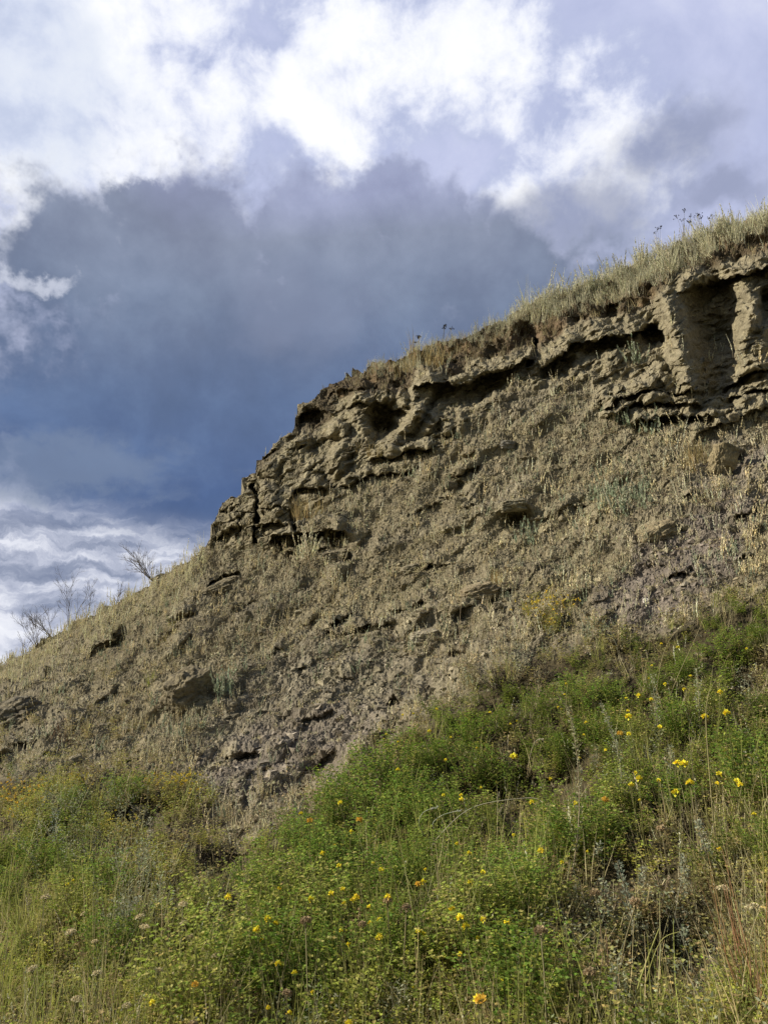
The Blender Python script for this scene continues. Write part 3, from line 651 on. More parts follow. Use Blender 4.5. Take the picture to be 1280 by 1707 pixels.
# --- dry straw grass, low, between the wands
T_tf = [dry_tuft(rng.integers(6, 14), rng.uniform(.07, .14), .5, (.48, .42, .27), .0016) for _ in range(8)]
def d_tuft(px, py, r, c):
    m = (1-mead[r, c]*.6)*(1-rockm[r, c]*.95)*(1-topm[r, c]*.6); p = sstep(pnoise(px, py, 40, 103), -.25, .45)
    return m*p*(1-.85*bare_patch(px, py))
px, py, pp, r, c = sample(26000, d_tuft); n = len(px)
scatter('straw_grass', T_tf, pp, rng.uniform(.6, 1.3, n), M_dry, rng.uniform(.7, 1.2, (n, 1))*np.ones((1, 3)))
# --- tall pale grass on the crest and on the soil bank under it
T_cr = [dry_tuft(rng.integers(7, 12), rng.uniform(.16, .32), .2, (.66, .63, .45), .0019, .18, 4) for _ in range(5)]+[spike_plant(4, rng.uniform(.22, .32), (.60, .59, .43), nl=30, ll=.02, lw=.005, tilt=.14) for _ in range(6)]
def d_crest(px, py, r, c):
    s = skyl[c]; w = interp([(560, 8), (640, 16), (720, 26), (780, 14), (850, 24), (900, 34), (1000, 40), (1100, 40), (1200, 32), (1280, 26), (1800, 26)], px)
    return (1-sstep(py-s+14*pnoise(px, py, 30, 104), w*.7, w*1.5))*sstep(px, 560, 620)
px, py, pp, r, c = sample(100000, d_crest, 560, 2140, 140, 680); n = len(px)
tall = rng.random(n) < .16
small = interp([(560, .35), (700, .45), (830, .5), (900, .85), (1700, 1.0)], px)
scatter('crest_grass', T_cr, pp, rng.uniform(.45, 1.1, n)*small*np.where(tall, 1.6, 1)*(.72+.75*sstep(fbm(px/26, py/26, 0*px, 2, 160), -.5, .6)), M_dry, rng.uniform(.7, 1.15, (n, 1))*np.array([[1, 1, .97]]), lean=.2)
# crest grass continuing over the top
nbk = 3000; ci = rng.integers(int((600+620)/1.9), len(PX)-2, nbk); ri = rng.integers(0, 22, nbk)
pb = Pb[ri, ci]; small = interp([(560, .35), (700, .45), (830, .5), (900, .85), (1700, 1.0)], PX[ci])
scatter('crest_grass', T_cr, pb, rng.uniform(.5, 1.25, nbk)*small*(.72+.75*sstep(fbm(PX[ci]/26, skyl[ci]/26, 0*PX[ci], 2, 160), -.5, .6)), M_dry, rng.uniform(.8, 1.15, (nbk, 1))*np.array([[1, 1, .97]]), lean=.08)
# left slope crest: short pale stalks
def d_left(px, py, r, c): return 1-sstep(py-skyl[c], 10, 90)
px, py, pp, r, c = sample(16000, d_left, -430, 345, 880, 1400); n = len(px)
scatter('dry_sagewort', T_sp+T_cr[:3]+T_w[:3], pp, rng.uniform(.4, 1.2, n), M_dry, rng.uniform(.8, 1.1, (n, 1))*np.array([[1, 1, .9]]))
ci = rng.integers(5, int((345+620)/1.9), 1500); ri = rng.integers(0, 20, 1500)
scatter('dry_sagewort', T_sp, Pb[ri, ci], rng.uniform(.5, 1.1, 1500), M_dry, rng.uniform(.8, 1.1, (1500, 1))*np.array([[1, 1, .9]]))
# soil bank: hanging roots and mixed tufts
def d_bank(px, py, r, c): return topm[r, c]*(.15+.85*sstep(pnoise(px, py, 36, 105), -.1, .5))
px, py, pp, r, c = sample(26000, d_bank, 500, 2140, 140, 680); n = len(px)
scatter('straw_grass', T_tf, pp, rng.uniform(.8, 1.7, n), M_dry, rng.uniform(.55, 1.0, (n, 1))*np.array([[1, .95, .85]]))

# --- the green meadow
T_g = [forb(rng.integers(4, 7), rng.uniform(.16, .26), nl=rng.integers(22, 34)) for _ in range(8)]
T_y = [forb(rng.integers(4, 7), rng.uniform(.16, .26), (.40, .42, .08), (.38, .34, .12), 24, .011, .004, c2=(.50, .43, .16)) for _ in range(6)]
T_s = [forb(rng.integers(3, 5), rng.uniform(.2, .3), (.33, .35, .23), (.25, .25, .17), 44, .014, .0034, .25, False) for _ in range(5)]
T_gr = [dry_tuft(rng.integers(12, 22), rng.uniform(.22, .36), .28, (.38, .40, .11), .0021, .7, 5) for _ in range(5)]
T_st = [dry_tuft(rng.integers(4, 9), rng.uniform(.28, .46), .3, (.52, .46, .24), .0017, .8, 5) for _ in range(5)]
def md(px, py, r, c): return mead[r, c]
def green_m(px, py): return np.maximum.reduce([ellp(px, py, 800, 1270, 250, 120, -25), ellp(px, py, 620, 1420, 190, 160, 0), ellp(px, py, 1230, 1090, 240, 90, -15), ellp(px, py, 480, 1560, 130, 130), ellp(px, py, 950, 1330, 200, 110), .8*ellp(px, py, 60, 1440, 130, 80), ellp(px, py, 700, 1560, 150, 100)*.8, ellp(px, py, 1150, 1200, 200, 100)*.8])
def hole(px, py): return np.maximum.reduce([ellp(px, py, 1080, 1590, 175, 150), ellp(px, py, 1230, 1600, 80, 150)*.9, ellp(px, py, 1090, 1400, 60, 50)*.8, ellp(px, py, 880, 1335, 100, 36)*.7, ellp(px, py, 1080, 1420, 80, 40)*.8, ellp(px, py, 600, 1640, 70, 20)*.6, ellp(px, py, 730, 1500, 26, 26)*.7, ellp(px, py, 380, 1435, 60, 20)*.7])
d1 = lambda px, py, r, c: md(px, py, r, c)*(.10+.90*green_m(px, py))*(1-.93*hole(px, py))*(.08+.92*sstep(pnoise(px, py, 62, 110), -.35, .15))
px, py, pp, r, c = sample(11000, d1, y0=900); n = len(px)
hs = .72+.28*sstep(py, 1000, 1400)
scatter('green_clover', T_g, pp, rng.uniform(.35, .8, n)*hs*(.7+.6*sstep(pnoise(px, py, 62, 110), -.35, .5)), M_green, rng.uniform(.65, 1.3, (n, 1))*np.array([[1, 1, 1]]))
d2 = lambda px, py, r, c: md(px, py, r, c)*(.1+.9*sstep(pnoise(px, py, 60, 111), -.35, .2))*(1-.6*green_m(px, py))*(1-.92*hole(px, py))
px, py, pp, r, c = sample(7500, d2, y0=900); n = len(px)
scatter('yellow_green_clover', T_y, pp, rng.uniform(.35, .8, n)*(.65+.6*sstep(pnoise(px, py, 60, 111), -.35, .5))*(.7+.3*sstep(py, 1000, 1400)), M_green, rng.uniform(.7, 1.25, (n, 1))*np.ones((1, 3)))
d3 = lambda px, py, r, c: md(px, py, r, c)*np.maximum.reduce([ellp(px, py, 110, 1390, 90, 60), .5*ellp(px, py, 240, 1540, 90, 90),   .35*ellp(px, py, 1090, 1330, 120, 100), .12*ellp(px, py, 1140, 1620, 120, 110), .04+0*px])
px, py, pp, r, c = sample(5000, d3, y0=900); n = len(px)
scatter('silver_sagewort', T_s, pp, rng.uniform(.45, .95, n), M_green, rng.uniform(.7, 1.2, (n, 1))*np.ones((1, 3)))
d4 = lambda px, py, r, c: md(px, py, r, c)*np.maximum.reduce([ellp(px, py, 60, 1620, 320, 130)*.9, .25+0*px])*(1-.9*hole(px, py))
px, py, pp, r, c = sample(3800, d4, y0=950); n = len(px)
scatter('green_grass', T_gr, pp, rng.uniform(.5, 1.0, n)*(.7+.3*sstep(py, 1000, 1500)), M_green, rng.uniform(.7, 1.25, (n, 1))*np.ones((1, 3)))
d5 = lambda px, py, r, c: md(px, py, r, c)*(1-.75*hole(px, py))*(.35+.3*ellp(px, py, 1200, 1600, 200, 170)+.4*ellp(px, py, 120, 1620, 300, 120))
px, py, pp, r, c = sample(3600, d5, y0=950); n = len(px)
scatter('straw_grass', T_st, pp, rng.uniform(.5, 1.0, n)*(.7+.3*sstep(py, 1000, 1500)), M_dry, rng.uniform(.7, 1.15, (n, 1))*np.ones((1, 3)))
# fringe between slope and meadow: short olive growth
d6 = lambda px, py, r, c: np.clip(1-abs(mead[r, c]-.35)/.35, 0, 1)*.8+.25*ellp(px, py, 120, 1240, 220, 60)+.2*ellp(px, py, 250, 1100, 100, 60, -30)+.5*ellp(px, py, 200, 1310, 70, 30)+.22*mead[r, c]
T_o = [forb(4, rng.uniform(.10, .16), (.34, .32, .12), (.36, .30, .15), 14, .012, .0045, c2=(.36, .28, .14)) for _ in range(5)]
px, py, pp, r, c = sample(14000, d6, y0=950); n = len(px)
scatter('olive_ground_cover', T_o, pp, rng.uniform(.5, 1.1, n), M_green, rng.uniform(.7, 1.25, (n, 1))*np.ones((1, 3)))

# --- gravel and clods
def pebble(k=2):
    u = [(-1, -1, -1), (1, -1, -1), (1, 1, -1), (-1, 1, -1), (-1, -1, 1), (1, -1, 1), (1, 1, 1), (-1, 1, 1)]
    V = np.array(u, float)*.6+rng.normal(0, .17, (8, 3)); V[:, 2] *= .7
    Fq = np.array([(0, 3, 2, 1), (4, 5, 6, 7), (0, 1, 5, 4), (1, 2, 6, 5), (2, 3, 7, 6), (3, 0, 4, 7)])
    return V, Fq, np.ones((8, 3))
T_p = [pebble() for _ in range(12)]
def d_peb(px, py, r, c): return (1-mead[r, c]*.9)*(1-rockm[r, c]*.85)*(1-topm[r, c]*.6)*(.35+.65*sstep(pnoise(px, py, 30, 120), -.3, .4))
px, py, pp, r, c = sample(110000, d_peb); n = len(px)
sz = (.004+.026*rng.random(n)**3.2)*(1+.5*bare_patch(px, py))
scatter('gravel', T_p, pp, sz, M_soil, col0[r, c]*rng.uniform(.8, 1.75, (n, 1)), lean=.3)
# ------------------------------------------------------------------ single things
def empty(name, loc, rot=(0, 0, 0), sc_=1.0):
    o = bpy.data.objects.new(name, None); sc.collection.objects.link(o); o.location = tuple(loc); o.rotation_euler = rot; o.scale = (sc_,)*3
    o.empty_display_size = 0.05; return o
def part(name, b, mat, parent=None, smooth=False):
    V, Fq, C = b.get() if isinstance(b, PB) else b
    return quads_mesh(name, V, Fq, C, mat, smooth, parent)
def copy_tree(o, parent=None):
    c = o.copy(); sc.collection.objects.link(c); c.parent = parent
    for ch in list(o.children): copy_tree(ch, c)
    return c
def at(px, py):
    P, N, r, c = surf(px, py); return P[0], N[0]
def dist_at(p): return float(np.linalg.norm(p-CAM))
def on_ray(px, py, Yd):
    x, y, z = ray(px, py); k = Yd/y; return np.array([x*k, Yd, 1.6+z*k])

# ---- stones
def cube_sphere(k):
    V = {}; Vl = []; Fq = []
    def vid(p):
        key = tuple(np.round(p, 5))
        if key not in V: V[key] = len(Vl); Vl.append(p)
        return V[key]
    g = np.linspace(-1, 1, k+1)
    for ax in range(3):
        for s in (-1, 1):
            for i in range(k):
                for j in range(k):
                    q = []
                    for (u, v) in ((g[i], g[j]), (g[i+1], g[j]), (g[i+1], g[j+1]), (g[i], g[j+1])):
                        p = [0, 0, 0]; p[ax] = s; p[(ax+1) % 3] = u; p[(ax+2) % 3] = v; q.append(vid(p))
                    Fq.append(q if s > 0 else q[::-1])
    return np.array(Vl, float), np.array(Fq)
CSV, CSF = cube_sphere(40)
def stone(label, px, py, w, h, depth=0.8, rot=0.0, tilt=0.0, col=(.26, .235, .165), seed=1, sink=.25, beds=1.0, name='rock', boxy=0.55):
    """w, h in photo pixels, turned into metres by the distance"""
    p, nrm = at(px, py+h*0.3); k = dist_at(p)/F_PX; a, b_, c_ = w*k*.5, w*k*.5*depth, h*k*.55
    V = CSV.copy(); L = np.linalg.norm(V, axis=1, keepdims=True); V = V/L**(1-boxy)/(1.0+0.35*boxy)
    s = seed*7.3; x, y, z = V[:, 0]+s, V[:, 1]+s, V[:, 2]+s
    d = .20*fbm(x*.9, y*.9, z*.9, 3, 200+seed)+.06*fbm(x*3.2, y*3.2, z*3.2, 4, 210+seed)+beds*.085*vnoise(x*1.1, y*1.1, z*7, 220+seed)+beds*.03*vnoise(x*2, y*2, z*15, 221+seed)
    d -= .10*sstep(abs(vnoise(x*1.4, y*1.4, z*.5, 230+seed)), .07, 0)
    d += .16*(worley(x*2.6, y*2.6, z*4, 260+seed)[1]-.5)+.06*fbm(x*7, y*7, z*7, 3, 250+seed); V = V*(1+d)[:, None]*np.array([a, b_, c_])
    C = np.array(col)*(1+.25*fbm(x*2, y*2, z*2, 3, 240+seed))[:, None]
    o = quads_mesh(name, V, CSF, np.clip(C, .01, .8), M_stone, True)
    o.location = tuple(p+np.array([0, 0, c_*(1-2*sink)*.8])); o.rotation_euler = (R(12), R(tilt), R(rot))
    tag(o, label, 'rock'); return o
SG = C3(.27, .245, .17)
stone('large slanted block of layered rock with dark shaded side on the left slope', 322, 1142, 96, 84, .7, 35, -24, C3(.185, .162, .108), 1, .45, 1.3, 'rock', .3)
stone('low rounded grey rock at the left edge of the slope', 26, 1184, 92, 52, .8, -10, -22, C3(.165, .15, .11), 2, .5, 1.3, 'rock', .25)
stone('dark narrow slab jutting from the slope under the dead bushes', 180, 1064, 72, 26, .7, 20, -34, C3(.16, .14, .095), 3, .5, 1, 'rock', .3)
stone('flat tilted slab just below the left end of the cliff', 372, 972, 70, 24, .8, 10, -24, C3(.18, .16, .108), 4, .5, 1, 'rock', .3)
stone('upright tan rock standing alone below the right alcove', 1204, 762, 44, 60, .7, 10, 14, C3(.24, .205, .125), 5, .36, .5)
stone('tan lumpy rock with a shadow beneath beside the purple gravel', 1092, 880, 74, 36, .8, 15, -26, C3(.235, .20, .125), 6, .35, .4)
stone('pale flat stone in the middle of the scree', 706, 1050, 56, 22, .9, 0, -8, C3(.28, .255, .19), 7, .3)
stone('pale weathered boulder left of the yellow flowering plant', 800, 984, 70, 32, .8, 0, -18, C3(.24, .205, .135), 8, .42, .5)
stone('mossy edged stone in the gap of the left meadow', 236, 1362, 46, 34, .8, 30, 10, C3(.17, .16, .11), 9, .2)
stone('white bleached stone lying in the left meadow', 122, 1436, 30, 12, .7, -20, 16, C3(.42, .41, .38), 10, .1, .2, 'bleached_stone')
stone('tiny white stone on the purple gravel', 1076, 997, 11, 9, .8, 0, 0, C3(.6, .57, .52), 11, .1, .2)
stone('small dark stone in the upper middle of the slope', 772, 842, 34, 26, .8, 0, 10, C3(.2, .18, .12), 12, .2)
stone('small square block above the dark stone on the slope', 752, 812, 26, 18, .8, 0, 0, C3(.19, .17, .12), 13, .2)
stone('low brown stone in the middle of the slope below the first cave', 690, 944, 50, 20, .8, 0, -15, C3(.22, .2, .14), 14, .3)
stone('grey crusted lump of rock in the dry wands right of centre', 858, 846, 50, 22, .8, 0, -10, C3(.24, .22, .15), 15, .3)
stone('pointed stone beside the middle scree', 720, 998, 30, 24, .8, 0, 30, C3(.26, .23, .16), 16, .2)
stone('grey block lying left of the dark ledge slope', 296, 1026, 40, 15, .8, 0, -24, C3(.25, .23, .16), 17, .3)
stone('broad pale boulder on the slope under the dark ledge', 560, 925, 52, 22, .8, 0, -12, C3(.25, .22, .15), 18, .3)
stone('small grey lump at the top of the left scree', 848, 742, 30, 16, .8, 0, 0, C3(.22, .21, .18), 19, .2)
stone('clod at the foot of the right pillar', 1222, 690, 22, 14, .8, 0, 0, C3(.27, .24, .17), 20, .2)
# smaller clods lying about the scree: each its own stone, sharing four shapes
protos = []
for k in range(4):
    o = stone('x', 600, 1100, 20, 13, .85, 0, 0, SG*.9, 30+k, .2, .5, 'stone'); protos.append(o)
ZONES = [('small clod among the dry wands on the upper slope', lambda x, y: (y < 900) & (x > 600), 14), ('small stone on the grey scree in the middle', lambda x, y: (y >= 1000) & (x > 380) & (x < 900), 18),
         ('small stone on the purple gravel at the right', lambda x, y: (x > 1000) & (y >= 860), 12), ('small stone on the dry left slope', lambda x, y: (x < 380) & (y > 960), 10)]
first = True; used = [False]*4
for lab, f, cnt in ZONES:
    g_ = 0
    while g_ < cnt:
        x, y = rng.uniform(20, 1270), rng.uniform(640, 1400)
        r_, c_ = locate(x, y)
        if not f(x, y) or mead[r_[0], c_[0]] > .2 or rockm[r_[0], c_[0]] > .1 or y < skyl[c_[0]]+25: continue
        k = rng.integers(0, 4)
        o = protos[k] if not used[k] else copy_tree(protos[k]); used[k] = True
        p, _ = at(x, y); o.location = tuple(p+[0, 0, .004]); o.rotation_euler = (rng.uniform(-.4, .4), rng.uniform(-.4, .4), rng.uniform(0, 6.28)); o.scale = (rng.uniform(.35, 1.1),)*3
        tag(o, lab, 'stone', lab.replace('small clod', 'clods').replace('small stone', 'stones')); g_ += 1

for cx_, cy_, what, cnt in [(322, 1165, 'slanted block on the left slope', 7), (30, 1210, 'rounded grey rock at the left edge', 4), (180, 1085, 'dark slab under the dead bushes', 4), (372, 990, 'tilted slab below the cliff end', 5), (1204, 800, 'upright tan rock', 4), (1092, 905, 'tan lumpy rock', 5), (800, 1005, 'pale weathered boulder', 5), (520, 930, 'dark ledge at the foot of the cliff', 7), (870, 890, 'hollow right of centre', 5)]:
    for i in range(cnt):
        x, y = cx_+rng.normal(0, 26), cy_+abs(rng.normal(4, 12)); o = copy_tree(protos[rng.integers(0, 4)]); p, _ = at(x, y); o.location = tuple(p); o.rotation_euler = (rng.uniform(-.5, .5), rng.uniform(-.5, .5), rng.uniform(0, 6.28)); o.scale = tuple(rng.uniform(.3, .9)*rng.uniform(.7, 1.2, 3))
        tag(o, 'chip of rock below the '+what, 'stone', 'chips of rock below the '+what)
# ---- bare branching bushes on the left skyline
def twig_plant(b, p0, d0, L, r, depth, col, spread=.55):
    pts = bend(p0, d0, L, 4, -.15, .09); b.tube(pts, [r, r*.85, r*.7, r*.55, r*.35], vcol(col, .12), 4)
    if depth <= 0: return
    for k in range(rng.integers(4, 7)):
        u = rng.uniform(.25, .98)*4; i = min(int(u), 3); p = pts[i]+(pts[i+1]-pts[i])*(u-i)
        d = (pts[i+1]-pts[i])/np.linalg.norm(pts[i+1]-pts[i])+rng.normal(0, spread, 3)+[0, 0, .15]
        twig_plant(b, p, d, L*rng.uniform(.3, .5), r*.5, depth-1, col, spread)
def dead_bush(label, px, py, hpx, nb, lean=(0, 0, 1), spread=.45, depth=2, col=(.15, .125, .09)):
    p, _ = at(px, py); h = hpx*dist_at(p)/F_PX; t = empty('dead_bush', p-[0, 0, .02]); tag(t, label, 'dead bush')
    for k in range(nb):
        b = PB(); d = np.array(lean)+rng.normal(0, spread, 3)*[1, .7, .2]; twig_plant(b, [0, 0, 0], d, h*rng.uniform(.6, 1.0), .0042, depth+1, col, .5); part('branch', b, M_twig, t)
    return t
dead_bush('tall bare branching bush on the left skyline', 118, 1052, 84, 4, (-.15, 0, 1), .22)
dead_bush('low sprawling bare bush left of the tall one', 96, 1068, 62, 6, (-.7, 0, .8), .3)
dead_bush('bare bush fanning out to the left just below the cliff end', 258, 968, 66, 9, (-.75, 0, .9), .32)
dead_bush('thin leafless shrub between the two bare bushes', 196, 1010, 34, 3, (0, 0, 1), .2)
dead_bush('bare twiggy bush at the start of the left skyline', 66, 1080, 56, 5, (-.5, 0, 1), .35)
dead_bush('tiny bare twigs at the far left of the skyline', 40, 1092, 40, 3, (-.1, 0, 1), .3)
dead_bush('single bare stem with side twigs right of the tall bush', 142, 1036, 70, 1, (.05, 0, 1), .05)

# ---- dark seed heads on the crest
def seed_weed(label, px, py, hpx, n=4, headcol=(.035, .03, .035), pale=False):
    r, c = locate(px, 0); p = P1[-1, c[0]]+hd[c[0]]*.12-[0, 0, .03]; h = hpx*dist_at(p)/F_PX; t = empty('seed_head_weed', p); tag(t, label, 'wild plant')
    bs = PB()
    for k in range(n):
        pts = bend([0, 0, 0], [rng.normal(0, .13), rng.normal(0, .13), 1], h*rng.uniform(.8, 1.05), 4, 0, .04)
        bs.tube(pts, [.0022, .002, .0018, .0015, .0012], vcol((.13, .12, .08)))
        b = PB()
        for q in range(rng.integers(5, 9)):
            e = pts[-1]+rng.normal(0, 1, 3)*[.018, .018, .007]; b.tube([pts[-2]*.3+pts[-1]*.7, e], [.001, .001], vcol(headcol))
            for s in range(6): b.leaf(e, rng.normal(size=3), .011, .006, vcol(headcol, .3))
        part('seed_head', b, M_twig, t)
    part('stem', bs, M_twig, t)
seed_weed('dark headed weed standing tallest on the right part of the crest', 1142, 400, 58, 5)
seed_weed('dark headed weed right beside the tallest one on the crest', 1168, 395, 52, 4)
seed_weed('single dark seed head left of the tall pair on the crest', 1098, 425, 52, 3)
seed_weed('single dark headed stem near the right end of the crest', 1188, 388, 48, 2)
seed_weed('low dark headed weed on the crest above the golden tuft', 700, 585, 46, 5)
seed_weed('dark headed weed leaning right on the crest above the first cap ledge', 738, 568, 42, 4)

# ---- distinct clumps
def clump(name, label, cat, px, py, tmpl, mat, hpx=None, n=6, rad=.05, partname='foliage', lean=.15):
    p, _ = at(px, py); t = empty(name, p-[0, 0, .01]); tag(t, label, cat)
    k = dist_at(p)/F_PX
    Vs, Fs, Cs, off = [], [], [], 0
    for i in range(n):
        V, Fq, C = tmpl[i % len(tmpl)]; sz = hpx*k/V[:, 2].max()*rng.uniform(.75, 1.1)
        a = rng.uniform(0, 6.28); V2 = V*sz; V2 = np.stack([V2[:, 0]*math.cos(a)-V2[:, 1]*math.sin(a), V2[:, 0]*math.sin(a)+V2[:, 1]*math.cos(a), V2[:, 2]], 1)
        qx, qy = px+rng.normal(0, rad), py+rng.normal(0, rad*.6); o, _ = at(qx, qy); V2 = V2+(o-p)
        Vs.append(V2); Fs.append(Fq+off); Cs.append(C*rng.uniform(.8, 1.15)); off += len(V2)
    part(partname, (np.concatenate(Vs), np.concatenate(Fs), np.concatenate(Cs)), mat, t); return t
def blossom_cover(t, px, py, n, rx_, ry_, hpx, col, size=.008, name='blossom'):
    b = PB(); p0 = np.array(t.location)
    for i in range(n):
        o, _ = at(px+rng.normal(0, rx_), py+rng.normal(0, ry_)); k = dist_at(o)/F_PX; o = o-p0+[0, 0, hpx*k*rng.uniform(.6, 1.0)]; c = vcol(col, .2)
        for s in range(7): b.leaf(o+rng.normal(0, size*.4, 3), rng.normal(size=3)+[0, 0, .5], size, size*.5, vcol(c, .15))
    part(name, b, M_petal, t)
YEL = (.86, .76, .06)
t = clump('yellow_flowering_plant', 'yellow flowering plant in the dry slope above the green meadow', 'wild plant', 905, 1035, T_o+T_y, M_green, 30, 26, 24, lean=.2); blossom_cover(t, 915, 1030, 75, 24, 12, 26, (.62, .46, .04), .009)
t = clump('yellow_flowering_plant', 'yellow flowering plant beside the gap in the left meadow', 'wild plant', 295, 1335, T_o+T_y, M_green, 34, 30, 26); blossom_cover(t, 298, 1330, 80, 24, 10, 30, (.62, .48, .04), .008)
t = clump('orange_flowering_plant', 'orange tinged flowering plant at the left edge of the meadow', 'wild plant', 28, 1355, T_y, M_green, 34, 22, 24); blossom_cover(t, 26, 1350, 70, 24, 12, 30, (.68, .46, .04), .008)
t = clump('yellow_flowering_plant', 'faint yellow flowering plant right of the orange one on the left', 'wild plant', 110, 1325, T_y, M_green, 28, 22, 34); blossom_cover(t, 110, 1322, 60, 36, 10, 24, (.5, .42, .06), .007)
t = clump('yellow_flowering_plant', 'dull yellow flowering plant below the mossy edged stone', 'wild plant', 190, 1395, T_y, M_green, 32, 22, 26); blossom_cover(t, 190, 1390, 40, 24, 12, 28, (.5, .42, .06), .007)
GT = [dry_tuft(26, .3, .3, (.42, .33, .15), .0022, .35, 4) for _ in range(3)]
clump('golden_grass_tuft', 'golden dry tuft drooping over the cliff edge above the first cave', 'grass tuft', 702, 612, GT, M_dry, 52, 9, 16, 'blade')
clump('golden_grass_tuft', 'dry golden tuft between the beds at the foot of the left cliff', 'grass tuft', 508, 866, GT, M_dry, 46, 8, 10, 'blade')
clump('golden_grass_tuft', 'yellowish dry tuft leaning beside the upright tan rock', 'grass tuft', 1172, 775, GT, M_dry, 48, 5, 12, 'blade')
clump('golden_grass_tuft', 'dry tuft standing in front of the first cave', 'grass tuft', 622, 758, GT, M_dry, 30, 4, 8, 'blade')
clump('golden_grass_tuft', 'pale dry tuft beside the pale weathered boulder', 'grass tuft', 832, 975, GT, M_dry, 34, 6, 7, 'blade')
clump('green_grass_tuft', 'small bright green tuft above the slanted rock on the left', 'grass tuft', 248, 1145, [dry_tuft(22, .2, .6, (.34, .38, .08), .002, .5, 4)], M_green, 26, 3, 6, 'blade')
FS = [dry_tuft(90, .3, .8, (.20, .17, .07), .0009, 1.3, 6)]
clump('fescue_tuft', 'fine bladed tuft spilling over the bare ground at the lower right', 'grass tuft', 1198, 1545, FS, M_dry, 95, 3, 10, 'blade')
clump('fescue_tuft', 'smaller fine bladed tuft at the bottom right corner', 'grass tuft', 1120, 1690, FS, M_dry, 70, 2, 10, 'blade')
clump('sagewort_clump', 'pale grey green clump of upright wands on the upper right slope', 'wild plant', 1022, 845, T_spg, M_dry, 44, 26, 24, 'wand')
clump('sagewort_clump', 'grey wands leaning left under the second cap ledge', 'wild plant', 1062, 612, T_spg, M_dry, 46, 5, 10, 'wand')
clump('sagewort_clump', 'row of grey wands below the rough right ledges', 'wild plant', 1068, 718, T_spg, M_dry, 42, 9, 14, 'wand')
clump('sagewort_clump', 'tall pale wands in front of the dark ledge at the foot of the cliff', 'wild plant', 508, 944, T_sp, M_dry, 60, 10, 7, 'wand')
clump('sagewort_clump', 'silvery wands in the shadow right of the slanted rock', 'wild plant', 372, 1165, T_spg, M_dry, 50, 6, 12, 'wand')
clump('sagewort_clump', 'wands in front of the dark hollow right of centre', 'wild plant', 890, 900, T_spg, M_dry, 50, 5, 12, 'wand')
DK = [spike_plant(5, .2, (.12, .10, .07), (.1, .08, .05), nl=40, tilt=.6)]
clump('withered_plant', 'dark withered plant at the upper edge of the green meadow', 'wild plant', 846, 1150, DK, M_twig, 34, 10, 12)
clump('withered_plant', 'dark withered plant right of the other one at the meadow edge', 'wild plant', 892, 1126, DK, M_twig, 30, 10, 14)
clump('withered_plant', 'brown withered plant at the foot of the left scree', 'wild plant', 372, 1448, DK, M_twig, 34, 12, 20)

# ---- clover bushes: each a domed plant of many stems
def bush(c, c2, H=.25, ns=44, nl=26, ll=.0100, lw=.0036):
    b = PB(); bl = PB()
    for i in range(ns):
        a = rng.uniform(0, 6.28); t = rng.uniform(0, 1.25); L = H*rng.uniform(.75, 1.15)*(1-.12*t)
        pts = bend([rng.normal(0, H*.08), rng.normal(0, H*.08), -.01], [math.cos(a)*t, math.sin(a)*t, 1], L, 5, -.25 if t > .7 else .05, .10)
        b.strip(pts, [.0015]*5+[.0006], vcol((.24, .25, .08))); P = np.array(pts); cc = vcol(c, .2)
        for k in range(nl):
            u = (1-.75*rng.random()**1.5)*4.99; i0 = int(u); p = P[i0]*(1-u+i0)+P[i0+1]*(u-i0); th = rng.uniform(0, 6.28)
            d = np.array([math.cos(th), math.sin(th), rng.uniform(-.1, .9)]); q = p+d*rng.uniform(.004, .022); lc = vcol(cc if rng.random() > .2 else c2, .2)
            for s_ in (-.9, 0, .9): bl.leaf(q, np.array([math.cos(th+s_), math.sin(th+s_), d[2]*.6]), ll*rng.uniform(.6, 1.2), lw, lc, np.array([0, 0, 1.])+rng.normal(0, .6, 3))
    t = empty('clover_bush', (0, 0, 0)); part('stem', b, M_green, t); part('foliage', bl, M_green, t); return t
BG = [bush((.19, .285, .045), (.36, .38, .07)) for _ in range(4)]; BY = [bush((.30, .345, .065), (.46, .42, .14), .25, 32) for _ in range(3)]
BL = [(500,1405),(560,1368),(612,1335),(662,1296),(722,1265),(784,1236),(842,1206),(902,1186),(962,1170),(1022,1160),(1092,1142),(1152,1112),(1212,1080),(1264,1058),(520,1475),(590,1442),(652,1402),(724,1376),(795,1300),(930,1250),(1000,1232),(1062,1236),(1132,1216),(1202,1196),(1272,1176),
      (480,1560),(560,1540),(622,1522),(684,1482),(762,1462),(850,1462),(922,1436),(985,1420),(1045,1340),(1250,1340),(1180,1296),(1260,1260),(400,1620),(470,1664),(550,1644),(640,1616),(704,1640),(782,1600),(852,1566),(842,1670),(880,1520),(740,1712),(62,1450),(18,1486),(110,1520),(172,1480),(250,1650),(330,1560),(420,1500),(330,1700),(600,1720),(160,1610),(890,1712),(215,1335),(120,1330),(40,1400),(1290,1430),(690,1345),(1120,1330)]
blist = []; bused = {}
for (x, y) in BL:
    yel = (y > 1530 and rng.random() < .65) or (x > 1000 and rng.random() < .35) or (x < 300 and rng.random() < .5); pr = BY if yel else BG; k = rng.integers(0, len(pr))
    o = pr[k] if not bused.get((yel, k)) else copy_tree(pr[k]); bused[(yel, k)] = True
    p, nrm = at(x, y+22); o.location = tuple(p); s_ = rng.uniform(.75, 1.35)*(.8 if y < 1250 else 1)*(.75 if x < 300 else 1); o.scale = (s_*1.05, s_*1.05, s_*rng.uniform(.8, 1.1)); o.rotation_euler = (rng.normal(.12, .1), rng.normal(0, .12), rng.uniform(0, 6.28)); blist.append((x, y, yel, o))

